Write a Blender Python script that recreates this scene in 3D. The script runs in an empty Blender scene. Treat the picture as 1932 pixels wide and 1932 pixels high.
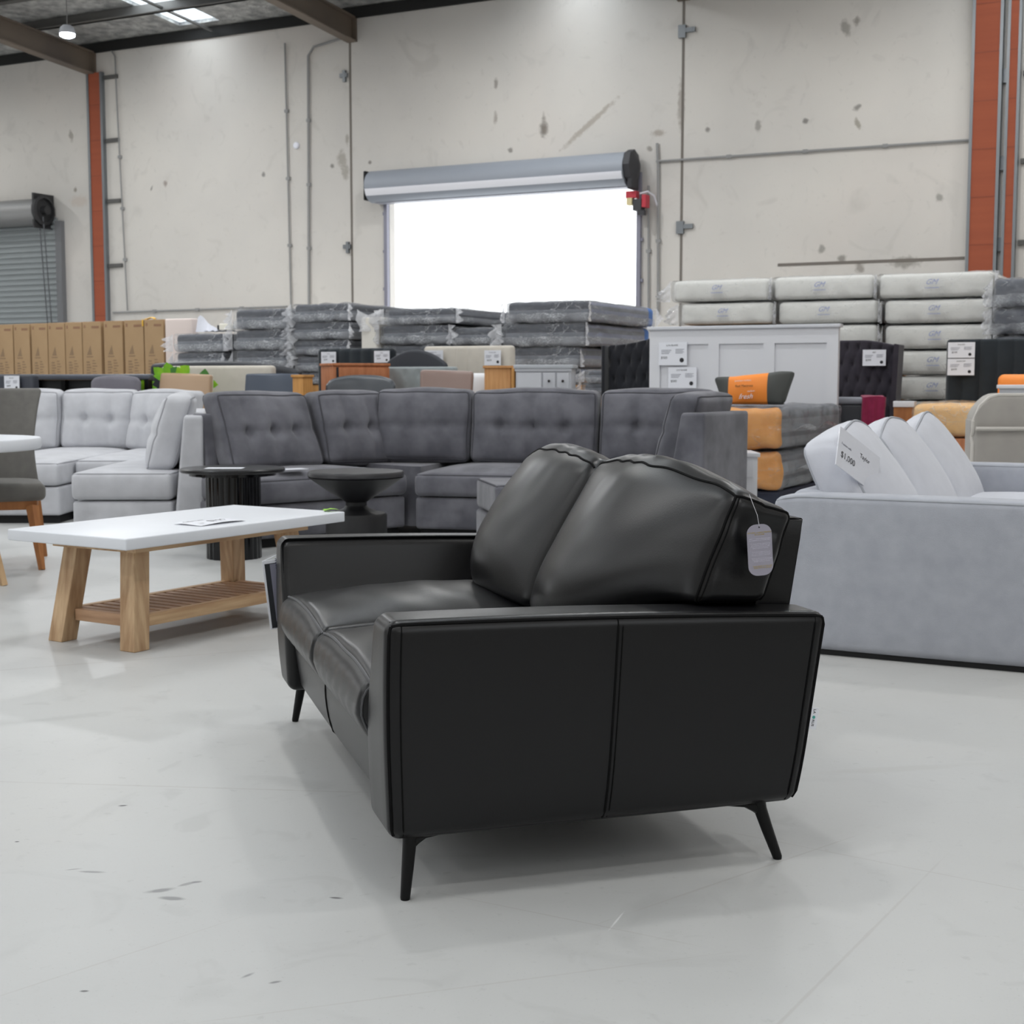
import bpy, math, random
from mathutils import Vector, Matrix, noise
R = random.Random(7)
SC = bpy.context.scene
COL = SC.collection
PI = math.pi
V = Vector

# ------------------------------------------------------------------ camera
F, YH, H = 2650.0, 718.0, 1.05
PITCH = math.atan((966 - YH) / F)
cam = bpy.data.cameras.new('camera'); camo = bpy.data.objects.new('camera', cam); COL.objects.link(camo)
camo.location = (0, 0, H); camo.rotation_euler = (PI / 2 - PITCH, 0, 0)
cam.sensor_width = 36; cam.lens = 36 * F / 1932
cam.clip_end = 200
cam.dof.use_dof = True; cam.dof.focus_distance = 3.2; cam.dof.aperture_fstop = 11
SC.camera = camo

def at(px, py, Y):
    """point of the place seen in the photograph's direction (px, py), Y metres away from the camera plane"""
    u = V((0, math.sin(PITCH), math.cos(PITCH))); d = V((0, math.cos(PITCH), -math.sin(PITCH)))
    v = V((px - 966, 0, 0)) - (py - 966) * u + F * d
    return V((0, 0, H)) + v * (Y / v.y)
def zat(py, Y): return at(966, py, Y).z
def fl(px, py, z=0):
    p = at(px, py, 1) - V((0, 0, H)); k = (z - H) / p.z
    return V((0, 0, H)) + p * k

# ------------------------------------------------------------------ colours and materials
def lin(c):
    o = []
    for x in c[:3]:
        x = x / 255.0
        o.append(x / 12.92 if x <= 0.04045 else ((x + 0.055) / 1.055) ** 2.4)
    return (o[0], o[1], o[2], 1)

def mat(name, c, rough=.6, metal=0, spec=.5, bump=None, var=None, emit=None, sheen=0, coat=0, stretch=None, detail=4):
    m = bpy.data.materials.new(name); m.use_nodes = True
    nt = m.node_tree; b = nt.nodes['Principled BSDF']
    b.inputs['Base Color'].default_value = lin(c); b.inputs['Roughness'].default_value = rough
    b.inputs['Metallic'].default_value = metal; b.inputs['Specular IOR Level'].default_value = spec
    b.inputs['Sheen Weight'].default_value = sheen; b.inputs['Coat Weight'].default_value = coat
    if emit:
        b.inputs['Emission Color'].default_value = lin(c); b.inputs['Emission Strength'].default_value = emit
    tc = nt.nodes.new('ShaderNodeTexCoord')
    src = tc.outputs['Object']
    if stretch:
        mp = nt.nodes.new('ShaderNodeMapping'); mp.inputs['Scale'].default_value = stretch
        nt.links.new(src, mp.inputs[0]); src = mp.outputs[0]
    if var:   # (scale, other colour, contrast)
        n = nt.nodes.new('ShaderNodeTexNoise'); n.inputs['Scale'].default_value = var[0]; n.inputs['Detail'].default_value = detail
        nt.links.new(src, n.inputs['Vector'])
        r = nt.nodes.new('ShaderNodeMapRange'); k = var[2] if len(var) > 2 else .2
        r.inputs[1].default_value = .5 - k; r.inputs[2].default_value = .5 + k
        nt.links.new(n.outputs[0], r.inputs[0])
        mx = nt.nodes.new('ShaderNodeMix'); mx.data_type = 'RGBA'
        mx.inputs[6].default_value = lin(c); mx.inputs[7].default_value = lin(var[1])
        nt.links.new(r.outputs[0], mx.inputs[0]); nt.links.new(mx.outputs[2], b.inputs['Base Color'])
    if bump:  # (scale, strength, distance)
        n = nt.nodes.new('ShaderNodeTexNoise'); n.inputs['Scale'].default_value = bump[0]; n.inputs['Detail'].default_value = 3
        nt.links.new(src, n.inputs['Vector'])
        bp = nt.nodes.new('ShaderNodeBump'); bp.inputs['Strength'].default_value = bump[1]
        bp.inputs['Distance'].default_value = bump[2] if len(bump) > 2 else .01
        nt.links.new(n.outputs[0], bp.inputs['Height']); nt.links.new(bp.outputs[0], b.inputs['Normal'])
    return m

def film(name, tint=(238, 240, 244), milk=.06, crease=.5, rough=.15, scale=5, width=.03):
    """crumpled clear polythene: clear film with thin white creases and a glossy skin"""
    m = bpy.data.materials.new(name); m.use_nodes = True; nt = m.node_tree; nt.nodes.clear()
    N = nt.nodes.new; L = nt.links.new
    def math_(op, a, b=None):
        x = N('ShaderNodeMath'); x.operation = op
        for i, v in enumerate((a, b)):
            if v is None: continue
            if isinstance(v, (int, float)): x.inputs[i].default_value = v
            else: L(v, x.inputs[i])
        return x.outputs[0]
    out = N('ShaderNodeOutputMaterial'); tc = N('ShaderNodeTexCoord')
    def ridges(rot, sc, st):
        mp = N('ShaderNodeMapping'); mp.inputs['Scale'].default_value = st; mp.inputs['Rotation'].default_value = rot; L(tc.outputs['Object'], mp.inputs[0])
        n = N('ShaderNodeTexNoise'); n.inputs['Scale'].default_value = sc; n.inputs['Detail'].default_value = 2; n.inputs['Distortion'].default_value = .4; L(mp.outputs[0], n.inputs['Vector'])
        d = math_('ABSOLUTE', math_('SUBTRACT', n.outputs[0], .5)); r = N('ShaderNodeMapRange'); r.inputs[1].default_value = width; r.inputs[2].default_value = 0; L(d, r.inputs[0])
        return r.outputs[0], n.outputs[0]
    r1, n1 = ridges((.2, .7, .1), scale, (1, .5, 2.6)); r2, n2 = ridges((.1, -.6, .3), scale * 2.2, (1, .5, 1.6))
    msk = N('ShaderNodeTexNoise'); msk.inputs['Scale'].default_value = 3; L(tc.outputs['Object'], msk.inputs['Vector'])
    mk = N('ShaderNodeMapRange'); mk.inputs[1].default_value = .42; mk.inputs[2].default_value = .62; L(msk.outputs[0], mk.inputs[0])
    fac = math_('ADD', math_('MULTIPLY', math_('MULTIPLY', math_('MAXIMUM', r1, math_('MULTIPLY', r2, .7)), mk.outputs[0]), crease), milk)
    fac = math_('MINIMUM', fac, 1.0)
    bp = N('ShaderNodeBump'); bp.inputs['Strength'].default_value = .6; bp.inputs['Distance'].default_value = .03; L(n2, bp.inputs['Height'])
    tr = N('ShaderNodeBsdfTransparent'); gl = N('ShaderNodeBsdfGlossy'); gl.inputs['Roughness'].default_value = rough; L(bp.outputs[0], gl.inputs['Normal'])
    df = N('ShaderNodeBsdfTranslucent'); df.inputs[0].default_value = lin(tint); d2 = N('ShaderNodeBsdfDiffuse'); d2.inputs[0].default_value = lin(tint)
    ad = N('ShaderNodeMixShader'); ad.inputs[0].default_value = .4; L(d2.outputs[0], ad.inputs[1]); L(df.outputs[0], ad.inputs[2])
    m1 = N('ShaderNodeMixShader'); L(fac, m1.inputs[0]); L(tr.outputs[0], m1.inputs[1]); L(ad.outputs[0], m1.inputs[2])
    fr = N('ShaderNodeLayerWeight'); fr.inputs[0].default_value = .12; L(bp.outputs[0], fr.inputs['Normal'])
    m2 = N('ShaderNodeMixShader'); L(math_('MULTIPLY', fr.outputs['Fresnel'], .6), m2.inputs[0]); L(m1.outputs[0], m2.inputs[1]); L(gl.outputs[0], m2.inputs[2])
    L(m2.outputs[0], out.inputs[0])
    return m

def concrete(name, base, other, warm, scale, stains=(), rough=.75, gloss=.5, dirt=.5, joints=()):
    """cast concrete in local X-Z (walls) or X-Y (floor): cloudy tone, fine speckle, blotches and marks of their own shape"""
    m = bpy.data.materials.new(name); m.use_nodes = True; nt = m.node_tree; N = nt.nodes.new; L = nt.links.new
    b = nt.nodes['Principled BSDF']; b.inputs['Roughness'].default_value = rough; b.inputs['Specular IOR Level'].default_value = gloss
    tc = N('ShaderNodeTexCoord'); src = tc.outputs['Object']
    def nz(sc, det=5, dist=0, lo=.35, hi=.65, vec=None):
        n = N('ShaderNodeTexNoise'); n.inputs['Scale'].default_value = sc; n.inputs['Detail'].default_value = det; n.inputs['Distortion'].default_value = dist
        L(vec or src, n.inputs['Vector'])
        r = N('ShaderNodeMapRange'); r.inputs[1].default_value = lo; r.inputs[2].default_value = hi; L(n.outputs[0], r.inputs[0]); return r.outputs[0]
    def mix(fac, a, c, k=1):
        x = N('ShaderNodeMix'); x.data_type = 'RGBA'
        if k != 1:
            q = N('ShaderNodeMath'); q.operation = 'MULTIPLY'; q.inputs[1].default_value = k; L(fac, q.inputs[0]); fac = q.outputs[0]
        L(fac, x.inputs[0])
        if isinstance(a, tuple): x.inputs[6].default_value = a
        else: L(a, x.inputs[6])
        x.inputs[7].default_value = c
        return x.outputs[2]
    c = mix(nz(scale), lin(base), lin(other))
    c = mix(nz(scale * .6, 6, .8, .5, .75), c, lin(warm), .6)
    c = mix(nz(scale * 5, 6, 1.5, .6, .72), c, lin([x * .86 for x in base]), dirt)
    c = mix(nz(scale * 60, 3, 0, .66, .74), c, lin([x * .7 for x in base]), dirt * .5)
    c = mix(nz(scale * 380, 2, 0, .66, .74), c, lin([x * .72 for x in base]), dirt * .7)
    c = mix(nz(scale * 9, 6, 2.5, .62, .70), c, lin([x * .9 for x in base]), dirt)
    if stains:
        sx = N('ShaderNodeSeparateXYZ'); L(src, sx.inputs[0])
        wob = nz(14, 4, 0, .2, .8)
    for (ax, a0, c0, ra, rb, ang, col, k) in stains:   # soft-edged marks: place, half sizes, turn, colour, strength
        mp = N('ShaderNodeMapping'); mp.vector_type = 'TEXTURE'
        if ax == 'xz':
            mp.inputs['Location'].default_value = (a0, 0, c0); mp.inputs['Rotation'].default_value = (0, -ang, 0); mp.inputs['Scale'].default_value = (ra, 1e3, rb)
        else:
            mp.inputs['Location'].default_value = (a0, c0, 0); mp.inputs['Rotation'].default_value = (0, 0, ang); mp.inputs['Scale'].default_value = (ra, rb, 1e3)
        L(src, mp.inputs[0])
        ln = N('ShaderNodeVectorMath'); ln.operation = 'LENGTH'; L(mp.outputs[0], ln.inputs[0])
        ad = N('ShaderNodeMath'); ad.operation = 'MULTIPLY_ADD'; ad.inputs[1].default_value = .9; L(wob, ad.inputs[0]); L(ln.outputs['Value'], ad.inputs[2])
        r = N('ShaderNodeMapRange'); r.inputs[1].default_value = 1.55; r.inputs[2].default_value = .95; L(ad.outputs[0], r.inputs[0])
        c = mix(r.outputs[0], c, lin(col), k)
    L(c, b.inputs['Base Color'])
    bp = N('ShaderNodeBump'); bp.inputs['Strength'].default_value = .12; bp.inputs['Distance'].default_value = .005
    n = N('ShaderNodeTexNoise'); n.inputs['Scale'].default_value = 25; n.inputs['Detail'].default_value = 6; L(src, n.inputs['Vector']); L(n.outputs[0], bp.inputs['Height'])
    L(bp.outputs[0], b.inputs['Normal'])
    return m

# ------------------------------------------------------------------ mesh building
class MB:
    def __init__(s): s.v = []; s.f = []; s.m = []
    def add(s, vs, fs, mi=0, T=None):
        o = len(s.v)
        s.v += [tuple(T @ V(p)) if T is not None else tuple(p) for p in vs]
        s.f += [tuple(i + o for i in f) for f in fs]; s.m += [mi] * len(fs); return s
    def box(s, a, b, r=0.0, mi=0, T=None, k=2):
        """box from corner a to corner b, edges rounded by r"""
        a, b = V(a), V(b); c = (a + b) / 2; h = [(b[i] - a[i]) / 2 for i in range(3)]
        if r <= 0:
            vs = [(c.x + h[0] * x, c.y + h[1] * y, c.z + h[2] * z) for x in (-1, 1) for y in (-1, 1) for z in (-1, 1)]
            return s.add(vs, [(0, 1, 3, 2), (4, 6, 7, 5), (0, 4, 5, 1), (2, 3, 7, 6), (0, 2, 6, 4), (1, 5, 7, 3)], mi, T)
        vs, fs, _ = roundbox(h[0] * 2, h[1] * 2, h[2] * 2, min(r, min(h) * .99), (1, 1, 1), k)
        return s.add([(p[0] + c.x, p[1] + c.y, p[2] + c.z) for p in vs], fs, mi, T)
    def tube(s, pts, r, n=8, closed=False, mi=0, T=None, cap=True):
        pts = [V(p) for p in pts]; m = len(pts); vs = []; fs = []
        rr = r if isinstance(r, (list, tuple)) else [r] * m
        up = None
        for i, p in enumerate(pts):
            a = pts[i - 1] if (i > 0 or closed) else p; c = pts[(i + 1) % m] if (i < m - 1 or closed) else p
            t = (c - a); t = t.normalized() if t.length > 1e-9 else V((0, 0, 1))
            if up is None:
                up = V((0, 0, 1)) if abs(t.z) < .9 else V((1, 0, 0))
            x = t.cross(up); x = x.normalized() if x.length > 1e-6 else t.orthogonal().normalized()
            y = x.cross(t); up = y
            for k in range(n):
                q = 2 * PI * k / n; vs.append(p + rr[i] * (math.cos(q) * x + math.sin(q) * y))
        for i in range(m if closed else m - 1):
            j = (i + 1) % m
            for k in range(n):
                l = (k + 1) % n; fs.append((i * n + k, i * n + l, j * n + l, j * n + k))
        if cap and not closed:
            fs.append(tuple(range(n))[::-1]); fs.append(tuple((m - 1) * n + k for k in range(n)))
        return s.add(vs, fs, mi, T)
    def lathe(s, prof, n=48, mi=0, T=None, c=(0, 0), sq=None):
        vs = []; fs = []; m = len(prof)
        for (r, z) in prof:
            for k in range(n):
                q = 2 * PI * k / n; rr = r * (sq(q) if sq else 1); vs.append((c[0] + rr * math.cos(q), c[1] + rr * math.sin(q), z))
        for i in range(m - 1):
            for k in range(n):
                l = (k + 1) % n; fs.append((i * n + k, i * n + l, (i + 1) * n + l, (i + 1) * n + k))
        fs.append(tuple(range(n))[::-1]); fs.append(tuple((m - 1) * n + k for k in range(n)))
        return s.add(vs, fs, mi, T)
    def prism(s, poly, t0, t1, axis='y', mi=0, T=None):
        """polygon in the plane across `axis`, extruded from t0 to t1"""
        n = len(poly); put = {'y': lambda p, t: (p[0], t, p[1]), 'x': lambda p, t: (t, p[0], p[1]), 'z': lambda p, t: (p[0], p[1], t)}[axis]
        vs = [put(p, t0) for p in poly] + [put(p, t1) for p in poly]
        fs = [tuple(range(n)), tuple(range(2 * n - 1, n - 1, -1))] + [(i, i + n, (i + 1) % n + n, (i + 1) % n) for i in range(n)]
        return s.add(vs, fs, mi, T)
    def grid(s, fn, nu, nv, mi=0, T=None):
        vs = [fn(i / nu, j / nv) for i in range(nu + 1) for j in range(nv + 1)]
        fs = [(i * (nv + 1) + j, (i + 1) * (nv + 1) + j, (i + 1) * (nv + 1) + j + 1, i * (nv + 1) + j + 1) for i in range(nu) for j in range(nv)]
        return s.add(vs, fs, mi, T)
    def build(s, name, mats, parent=None, ang=40, loc=None, rz=None, fix=True):
        me = bpy.data.meshes.new(name); me.from_pydata(s.v, [], s.f); me.update()
        if fix:
            import bmesh
            bm = bmesh.new(); bm.from_mesh(me); bmesh.ops.recalc_face_normals(bm, faces=bm.faces); bm.to_mesh(me); bm.free()
        for m in (mats if isinstance(mats, (list, tuple)) else [mats]): me.materials.append(m)
        if len(set(s.m)) > 1: me.polygons.foreach_set('material_index', s.m)
        me.shade_smooth(); me.set_sharp_from_angle(angle=math.radians(ang))
        o = bpy.data.objects.new(name, me); COL.objects.link(o)
        if parent: o.parent = parent
        if loc is not None: o.location = loc
        if rz is not None: o.rotation_euler = (0, 0, rz)
        return o

def roundbox(sx, sy, sz, r, n=(6, 6, 6), k=3, fn=None):
    """closed box skin with rounded edges, optional warp fn(p, u): u = place in -1..1 on the uncut box. Returns verts, faces, map"""
    h = (sx / 2, sy / 2, sz / 2)
    def axis(hh, nn):
        e = [-hh + r * i / k for i in range(k)]
        mid = [-(hh - r) + 2 * (hh - r) * i / nn for i in range(nn + 1)]
        return e + mid + [-x for x in reversed(e)]
    ax = [axis(h[i], n[i]) for i in range(3)]
    def F(q):
        u = V((q[0] / h[0], q[1] / h[1], q[2] / h[2]))
        inn = V([max(-(h[i] - r), min(h[i] - r, q[i])) for i in range(3)]); d = V(q) - inn
        p = inn + d.normalized() * r if d.length > 1e-9 else V(q)
        return fn(p, u) if fn else p
    idx = {}; vs = []; fs = []
    def vid(i, j, l):
        key = (i, j, l)
        if key not in idx:
            idx[key] = len(vs); vs.append(F((ax[0][i], ax[1][j], ax[2][l])))
        return idx[key]
    L = [len(a) - 1 for a in ax]
    for i in range(L[0]):
        for j in range(L[1]):
            for z, o in ((0, 1), (L[2], 0)):
                f = [vid(i, j, z), vid(i + 1, j, z), vid(i + 1, j + 1, z), vid(i, j + 1, z)]; fs.append(f[::-1] if o else f)
    for i in range(L[0]):
        for l in range(L[2]):
            for y, o in ((0, 0), (L[1], 1)):
                f = [vid(i, y, l), vid(i + 1, y, l), vid(i + 1, y, l + 1), vid(i, y, l + 1)]; fs.append(f[::-1] if o else f)
    for j in range(L[1]):
        for l in range(L[2]):
            for x, o in ((0, 1), (L[0], 0)):
                f = [vid(x, j, l), vid(x, j + 1, l), vid(x, j + 1, l + 1), vid(x, j, l + 1)]; fs.append(f[::-1] if o else f)
    return vs, fs, F

def cushion(sx, sy, sz, r=.04, puff=(0, 0, 0), n=(10, 6, 10), fn=None, k=3, both=True, wob=0, seed=0):
    """soft block: faces belly out by puff; extra warp fn(p,u). Returns MB, map"""
    def g(p, u):
        x, y, z = u
        q = V(p)
        q.x += puff[0] * x * (1 - y * y) * (1 - z * z); q.y += puff[1] * y * (1 - x * x) * (1 - z * z); q.z += puff[2] * z * (1 - x * x) * (1 - y * y)
        if wob:
            q += wob * (noise.noise_vector(V((p.x * 5 + seed, p.y * 5, p.z * 5))))
        return fn(q, u) if fn else q
    vs, fs, Fm = roundbox(sx, sy, sz, r, n, k, g)
    m = MB(); m.add(vs, fs); return m, Fm

def edge_loop(F, sx, sy, sz, axis, side, n=14):
    """piping path around the face `axis`/`side` of a cushion"""
    h = [sx / 2, sy / 2, sz / 2]; o = [i for i in range(3) if i != axis]; pts = []
    cs = [(-1, -1), (1, -1), (1, 1), (-1, 1)]
    for c in range(4):
        a, b = cs[c], cs[(c + 1) % 4]
        for i in range(n):
            t = i / n; q = [0, 0, 0]; q[axis] = h[axis] * side
            q[o[0]] = h[o[0]] * (a[0] + (b[0] - a[0]) * t); q[o[1]] = h[o[1]] * (a[1] + (b[1] - a[1]) * t); pts.append(F(q))
    return pts

def tag(o, label=None, cat=None, group=None, kind=None):
    if label: o['label'] = label
    if cat: o['category'] = cat
    if group: o['group'] = group
    if kind: o['kind'] = kind
    return o
def thing(name, label, cat, loc=(0, 0, 0), rz=0, group=None):
    o = bpy.data.objects.new(name, None); o.empty_display_size = .1; COL.objects.link(o)
    o.location = loc; o.rotation_euler = (0, 0, rz); return tag(o, label, cat, group)
def struct(o): o['kind'] = 'structure'; return o
def dup(o, parent=None):
    c = o.copy(); COL.objects.link(c); c.parent = parent
    for k in list(CH.get(o.name, [])): dup(k, c)
    return c
CH = {}
def index_children():
    CH.clear()
    for o in COL.objects:
        if o.parent: CH.setdefault(o.parent.name, []).append(o)

def text(s, size, m, parent, T, align='LEFT', name='lettering', shear=0, depth=.0006):
    cu = bpy.data.curves.new(name, 'FONT'); cu.body = s; cu.size = size; cu.align_x = align; cu.shear = shear; cu.extrude = depth; cu.resolution_u = 3
    t = bpy.data.objects.new('tmp', cu); COL.objects.link(t)
    me = bpy.data.meshes.new_from_object(t.evaluated_get(bpy.context.evaluated_depsgraph_get()))
    bpy.data.objects.remove(t); bpy.data.curves.remove(cu)
    me.transform(T); me.name = name; me.materials.clear(); me.materials.append(m)
    o = bpy.data.objects.new(name, me); COL.objects.link(o); o.parent = parent; return o
# text lies in local X-Z facing -Y
FACE = Matrix.Rotation(PI / 2, 4, 'X')
def TX(x, y, z, ry=0): return Matrix.Translation((x, y, z)) @ Matrix.Rotation(ry, 4, 'Y') @ FACE
# ------------------------------------------------------------------ palette
WHITE_PRINT = mat('white_paper', (226, 228, 235), .45)
INK = mat('black_ink', (28, 28, 34), .6)
GREY_INK = mat('grey_ink', (120, 122, 134), .6)
LEATHER = mat('black_leather', (12, 12, 14), .33, spec=.36, bump=(260, .10, .002), var=(3, (15, 15, 17), .3))
LEATHER_SEAM = mat('black_seam', (8, 8, 9), .8, spec=.15)
PIPE_GREY = mat('grey_piping', (70, 71, 74), .5)
BLACK_METAL = mat('black_metal', (9, 9, 10), .4, spec=.25)
STEEL = mat('galvanised_steel', (128, 132, 136), .45, metal=.6)
DARK_STEEL = mat('dark_steel', (88, 88, 88), .6, metal=.1, var=(.6, (98, 96, 92)))
RUST_STEEL = mat('primed_steel', (132, 118, 104), .6, metal=.1, var=(.8, (108, 98, 90)))

# ------------------------------------------------------------------ the hall
WROT = math.atan2(-.443, .897)
WM = Matrix.Translation((0, 22, 0)) @ Matrix.Rotation(WROT, 4, 'Z')     # wall frame: X along the wall, Y away from the hall, Z up
ROOM = WROT
ROOMX = V((math.cos(WROT), math.sin(WROT), 0)); ROOMY = V((-math.sin(WROT), math.cos(WROT), 0))
def onwall(o): o.matrix_world = WM; return o
def wl(px, py, off=0):
    """wall coordinates (s, z) seen at (px, py)"""
    p = at(px, py, 1) - V((0, 0, H)); o = V((0, 22, 0)) - ROOMY * off
    k = (o - V((0, 0, H))).dot(ROOMY) / p.dot(ROOMY); q = V((0, 0, H)) + p * k - V((0, 22, 0)); return q.dot(ROOMX), q.z

WT = 6.86; SL = .065           # wall top and roof slope (rising towards the camera)
S0, S1, TN = -17.0, 13.0, 27.0
FS = []
def fm(px, py, ra, rb, ang, col=(120, 120, 120), k=.6):
    p = WM.inverted() @ fl(px, py); FS.append(('xy', p.x, p.y, ra, rb, ang - WROT, col, k))
fm(300, 1680, .035, .012, .4, (120, 120, 122), .8); fm(325, 1695, .03, .01, -.2, (118, 118, 120), .8); fm(352, 1668, .022, .007, .7, (125, 125, 127), .7)
fm(372, 1664, .012, .006, .3, (120, 120, 122), .8); fm(170, 1645, .03, .007, -.1, (125, 125, 127), .8); fm(140, 1640, .02, .004, .3, (125, 125, 127), .7)
fm(632, 1694, .018, .006, -.2, (85, 85, 87), .9); fm(232, 1520, .012, .006, .2, (60, 60, 62), .95); fm(32, 1588, .006, .004, 0, (50, 50, 50), .95)
fm(1165, 1735, .06, .003, 1.2, (225, 225, 225), .8); fm(1700, 1450, .25, .03, .2, (176, 176, 174), .6); fm(468, 1840, .02, .006, .9, (120, 120, 122), .8)
fm(470, 1150, .22, .05, .3, (170, 168, 166), .5); fm(160, 1870, .008, .004, 0, (80, 80, 80), .9); fm(520, 1853, .012, .005, .4, (110, 110, 112), .8)
for a in ((60, 1260, 1.6, .010, .42), (350, 1485, .9, .006, -.10), (1600, 1800, .7, .004, 1.0), (1400, 1650, .5, .004, .7), (820, 1870, .6, .003, .3), (1050, 1730, .35, .003, -.5), (150, 1830, .4, .003, .8), (1780, 1650, .9, .003, -.6)):
    fm(*a, (168, 166, 164), .5)
M_FLOOR = concrete('polished_concrete', (189, 190, 189), (177, 178, 178), (190, 186, 180), .45, FS, rough=.42, gloss=.35, dirt=.4)
WS = []
def wm_(px, py, ra, rb, ang=0, col=(120, 112, 104), k=.62):
    s, z = wl(px, py); WS.append(('xz', s, z, ra, rb, ang, col, k))
for a in ((1026, 237, .05, .17), (1026, 246, .09, .12), (936, 157, .04, .09), (935, 222, .04, .1, 0, (150, 142, 134)), (1335, 245, .04, .04, 0, (70, 60, 54)), (1430, 237, .05, .09, 0, (130, 126, 120)),
          (1520, 229, .045, .045, 0, (60, 52, 48)), (1596, 52, .07, .13, .4, (130, 126, 118)), (1617, 40, .05, .07), (1617, 203, .06, .05, .5, (90, 86, 80)), (1618, 233, .04, .08, .3, (130, 122, 104)),
          (1773, 374, .06, .06, 0, (130, 128, 122)), (1550, 470, .06, .06, 0, (120, 118, 112)), (1588, 488, .07, .06, .4, (100, 96, 88)), (1707, 495, .22, .09, 0, (124, 120, 112)), (1622, 505, .08, .08, 0, (120, 112, 104)),
          (1285, 200, .06, .40, 0, (150, 142, 134)), (645, 300, .10, .16, 0, (150, 144, 134)), (652, 325, .08, .14, 0, (150, 144, 134)), (655, 263, .04, .10, 0, (150, 144, 134)), (312, 346, .05, .06, 0, (120, 100, 90)), (286, 355, .02, .06, -.5, (110, 104, 98)),
          (497, 329, .04, .05, 0, (70, 70, 70)), (627, 313, .04, .04, 0, (80, 76, 70)), (698, 306, .04, .04, 0, (80, 70, 64)), (963, 283, .05, .05, 0, (90, 84, 78)), (1243, 250, .12, .05, 0, (150, 138, 126)), (1226, 281, .05, .05),
          (134, 256, .06, .12, .3, (140, 134, 124)), (142, 358, .04, .05, 0, (110, 100, 84)), (150, 380, .25, .12, 0, (190, 168, 150), .3)):
    wm_(*a)
s1, z1 = wl(1100, 240); s2, z2 = wl(1160, 185)
WS.append(('xz', (s1 + s2) / 2 - .15, (z1 + z2) / 2 - .15, .62, .05, math.atan2(z2 - z1, s2 - s1), (158, 148, 136), .6))
M_WALL = concrete('precast_concrete', (222, 218, 212), (205, 202, 198), (222, 211, 203), .30, WS, rough=.85, gloss=.2, dirt=.35)
M_WALL2 = concrete('precast_concrete_plain', (190, 188, 184), (180, 178, 174), (190, 184, 178), .3, (), rough=.85, gloss=.2)

b = MB(); b.box((S0, -TN, -.15), (S1, 0, 0)); struct(onwall(b.build('floor', M_FLOOR)))
DX0, DX1, DZ = -2.21, 2.08, 4.02            # open roller door
b = MB()
b.box((S0, 0, 0), (DX0, .18, WT + .3)); b.box((DX1, 0, 0), (S1, .18, WT + .3)); b.box((DX0, 0, DZ), (DX1, .18, WT + .3))
struct(onwall(b.build('wall_back', M_WALL)))
b = MB()   # right wall; unseen high opening added beside the camera for light on the leather
def wz(t): return WT + .16 + SL * t
b.box((S1, -22.6, 0), (S1 + .18, -17.6, 2.3))
for ta, tb, z0 in ((0, 17.6, 0), (17.6, 22.6, 4.8), (22.6, TN, 0)): b.prism([(-tb, z0), (-tb, wz(tb)), (-ta, wz(ta)), (-ta, z0)], S1, S1 + .18, 'x')
struct(onwall(b.build('wall_right', M_WALL2)))
b = MB(); ZF = WT + .16 + SL * TN   # unseen wall behind, one open door added to throw light on the sofa
for a, c in ((S0, -4.5), (1.5, S1)): b.box((a, -TN - .18, 0), (c, -TN, ZF))
for a, c in ((-4.5, 1.5),): b.box((a, -TN - .18, 5.2), (c, -TN, ZF))
struct(onwall(b.build('wall_front', M_WALL2)))
b = MB()   # unseen left wall, one opening added to let daylight in
prev = 0
for d0, d1 in ((-8, -3.5),):
    b.box((S0 - .18, d1, 0), (S0, prev, WT)); b.box((S0 - .18, d0, 4.2), (S0, d1, WT)); prev = d0
b.box((S0 - .18, -TN, 0), (S0, prev, WT)); b.prism([(-TN, WT), (-TN, WT + SL * TN), (0, WT)], S0 - .18, S0, 'x')
struct(onwall(b.build('wall_left', M_WALL2)))
# roof: foil-backed sheeting in bays with clear skylight strips between
M_FOIL = mat('foil_insulation', (206, 206, 203), .5, metal=.2, bump=(16, .9, .05), var=(6, (150, 150, 150), .15))
SKY = (-13.6, -5.75, 1.2, 7.6); SW = .42
def roofz(t): return WT + .17 + SL * t
def slab(b, sa, sb, ta, tb, z0, z1):
    b.add([(sa, -ta, roofz(ta) + z0), (sb, -ta, roofz(ta) + z0), (sb, -tb, roofz(tb) + z0), (sa, -tb, roofz(tb) + z0), (sa, -ta, roofz(ta) + z1), (sb, -ta, roofz(ta) + z1), (sb, -tb, roofz(tb) + z1), (sa, -tb, roofz(tb) + z1)],
          [(0, 1, 2, 3), (7, 6, 5, 4), (0, 4, 5, 1), (1, 5, 6, 2), (2, 6, 7, 3), (3, 7, 4, 0)])
b = MB(); cur = S0
for s in SKY: slab(b, cur, s - SW, -.18, TN, 0, .06); cur = s + SW
slab(b, cur, S1, -.18, TN, 0, .06)
for s in SKY: slab(b, s - SW, s + SW, -.18, .25, 0, .06)
struct(onwall(b.build('ceiling', M_FOIL)))
M_POLY = mat('translucent_sheet', (240, 244, 246), .4)
nt = M_POLY.node_tree; tr = nt.nodes.new('ShaderNodeBsdfTransparent'); tr.inputs[0].default_value = (.92, .95, .97, 1); nt.links.new(tr.outputs[0], nt.nodes['Material Output'].inputs[0])
for i, s in enumerate(SKY):
    b = MB(); slab(b, s - SW, s + SW, .25, TN, .02, .03); struct(onwall(b.build('window_%d' % (i + 1), M_POLY)))
def trim(b, m, n=[0]):
    n[0] += 1; return struct(onwall(b.build('trim_%d' % n[0], m)))
PURL = [.12, 1.35, 2.6, 3.85, 5.1, 6.35, 7.6, 8.85, 10.1, 11.35, 12.6, 14.5, 17, 20, 23, 26]
b = MB(); b.box((S0, -.05, WT - .01), (S1, -.001, WT + .16)); trim(b, mat('gap_shade_black', (30, 30, 30), .8))  # black strip stands in for the shaded opening above the wall
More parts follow.
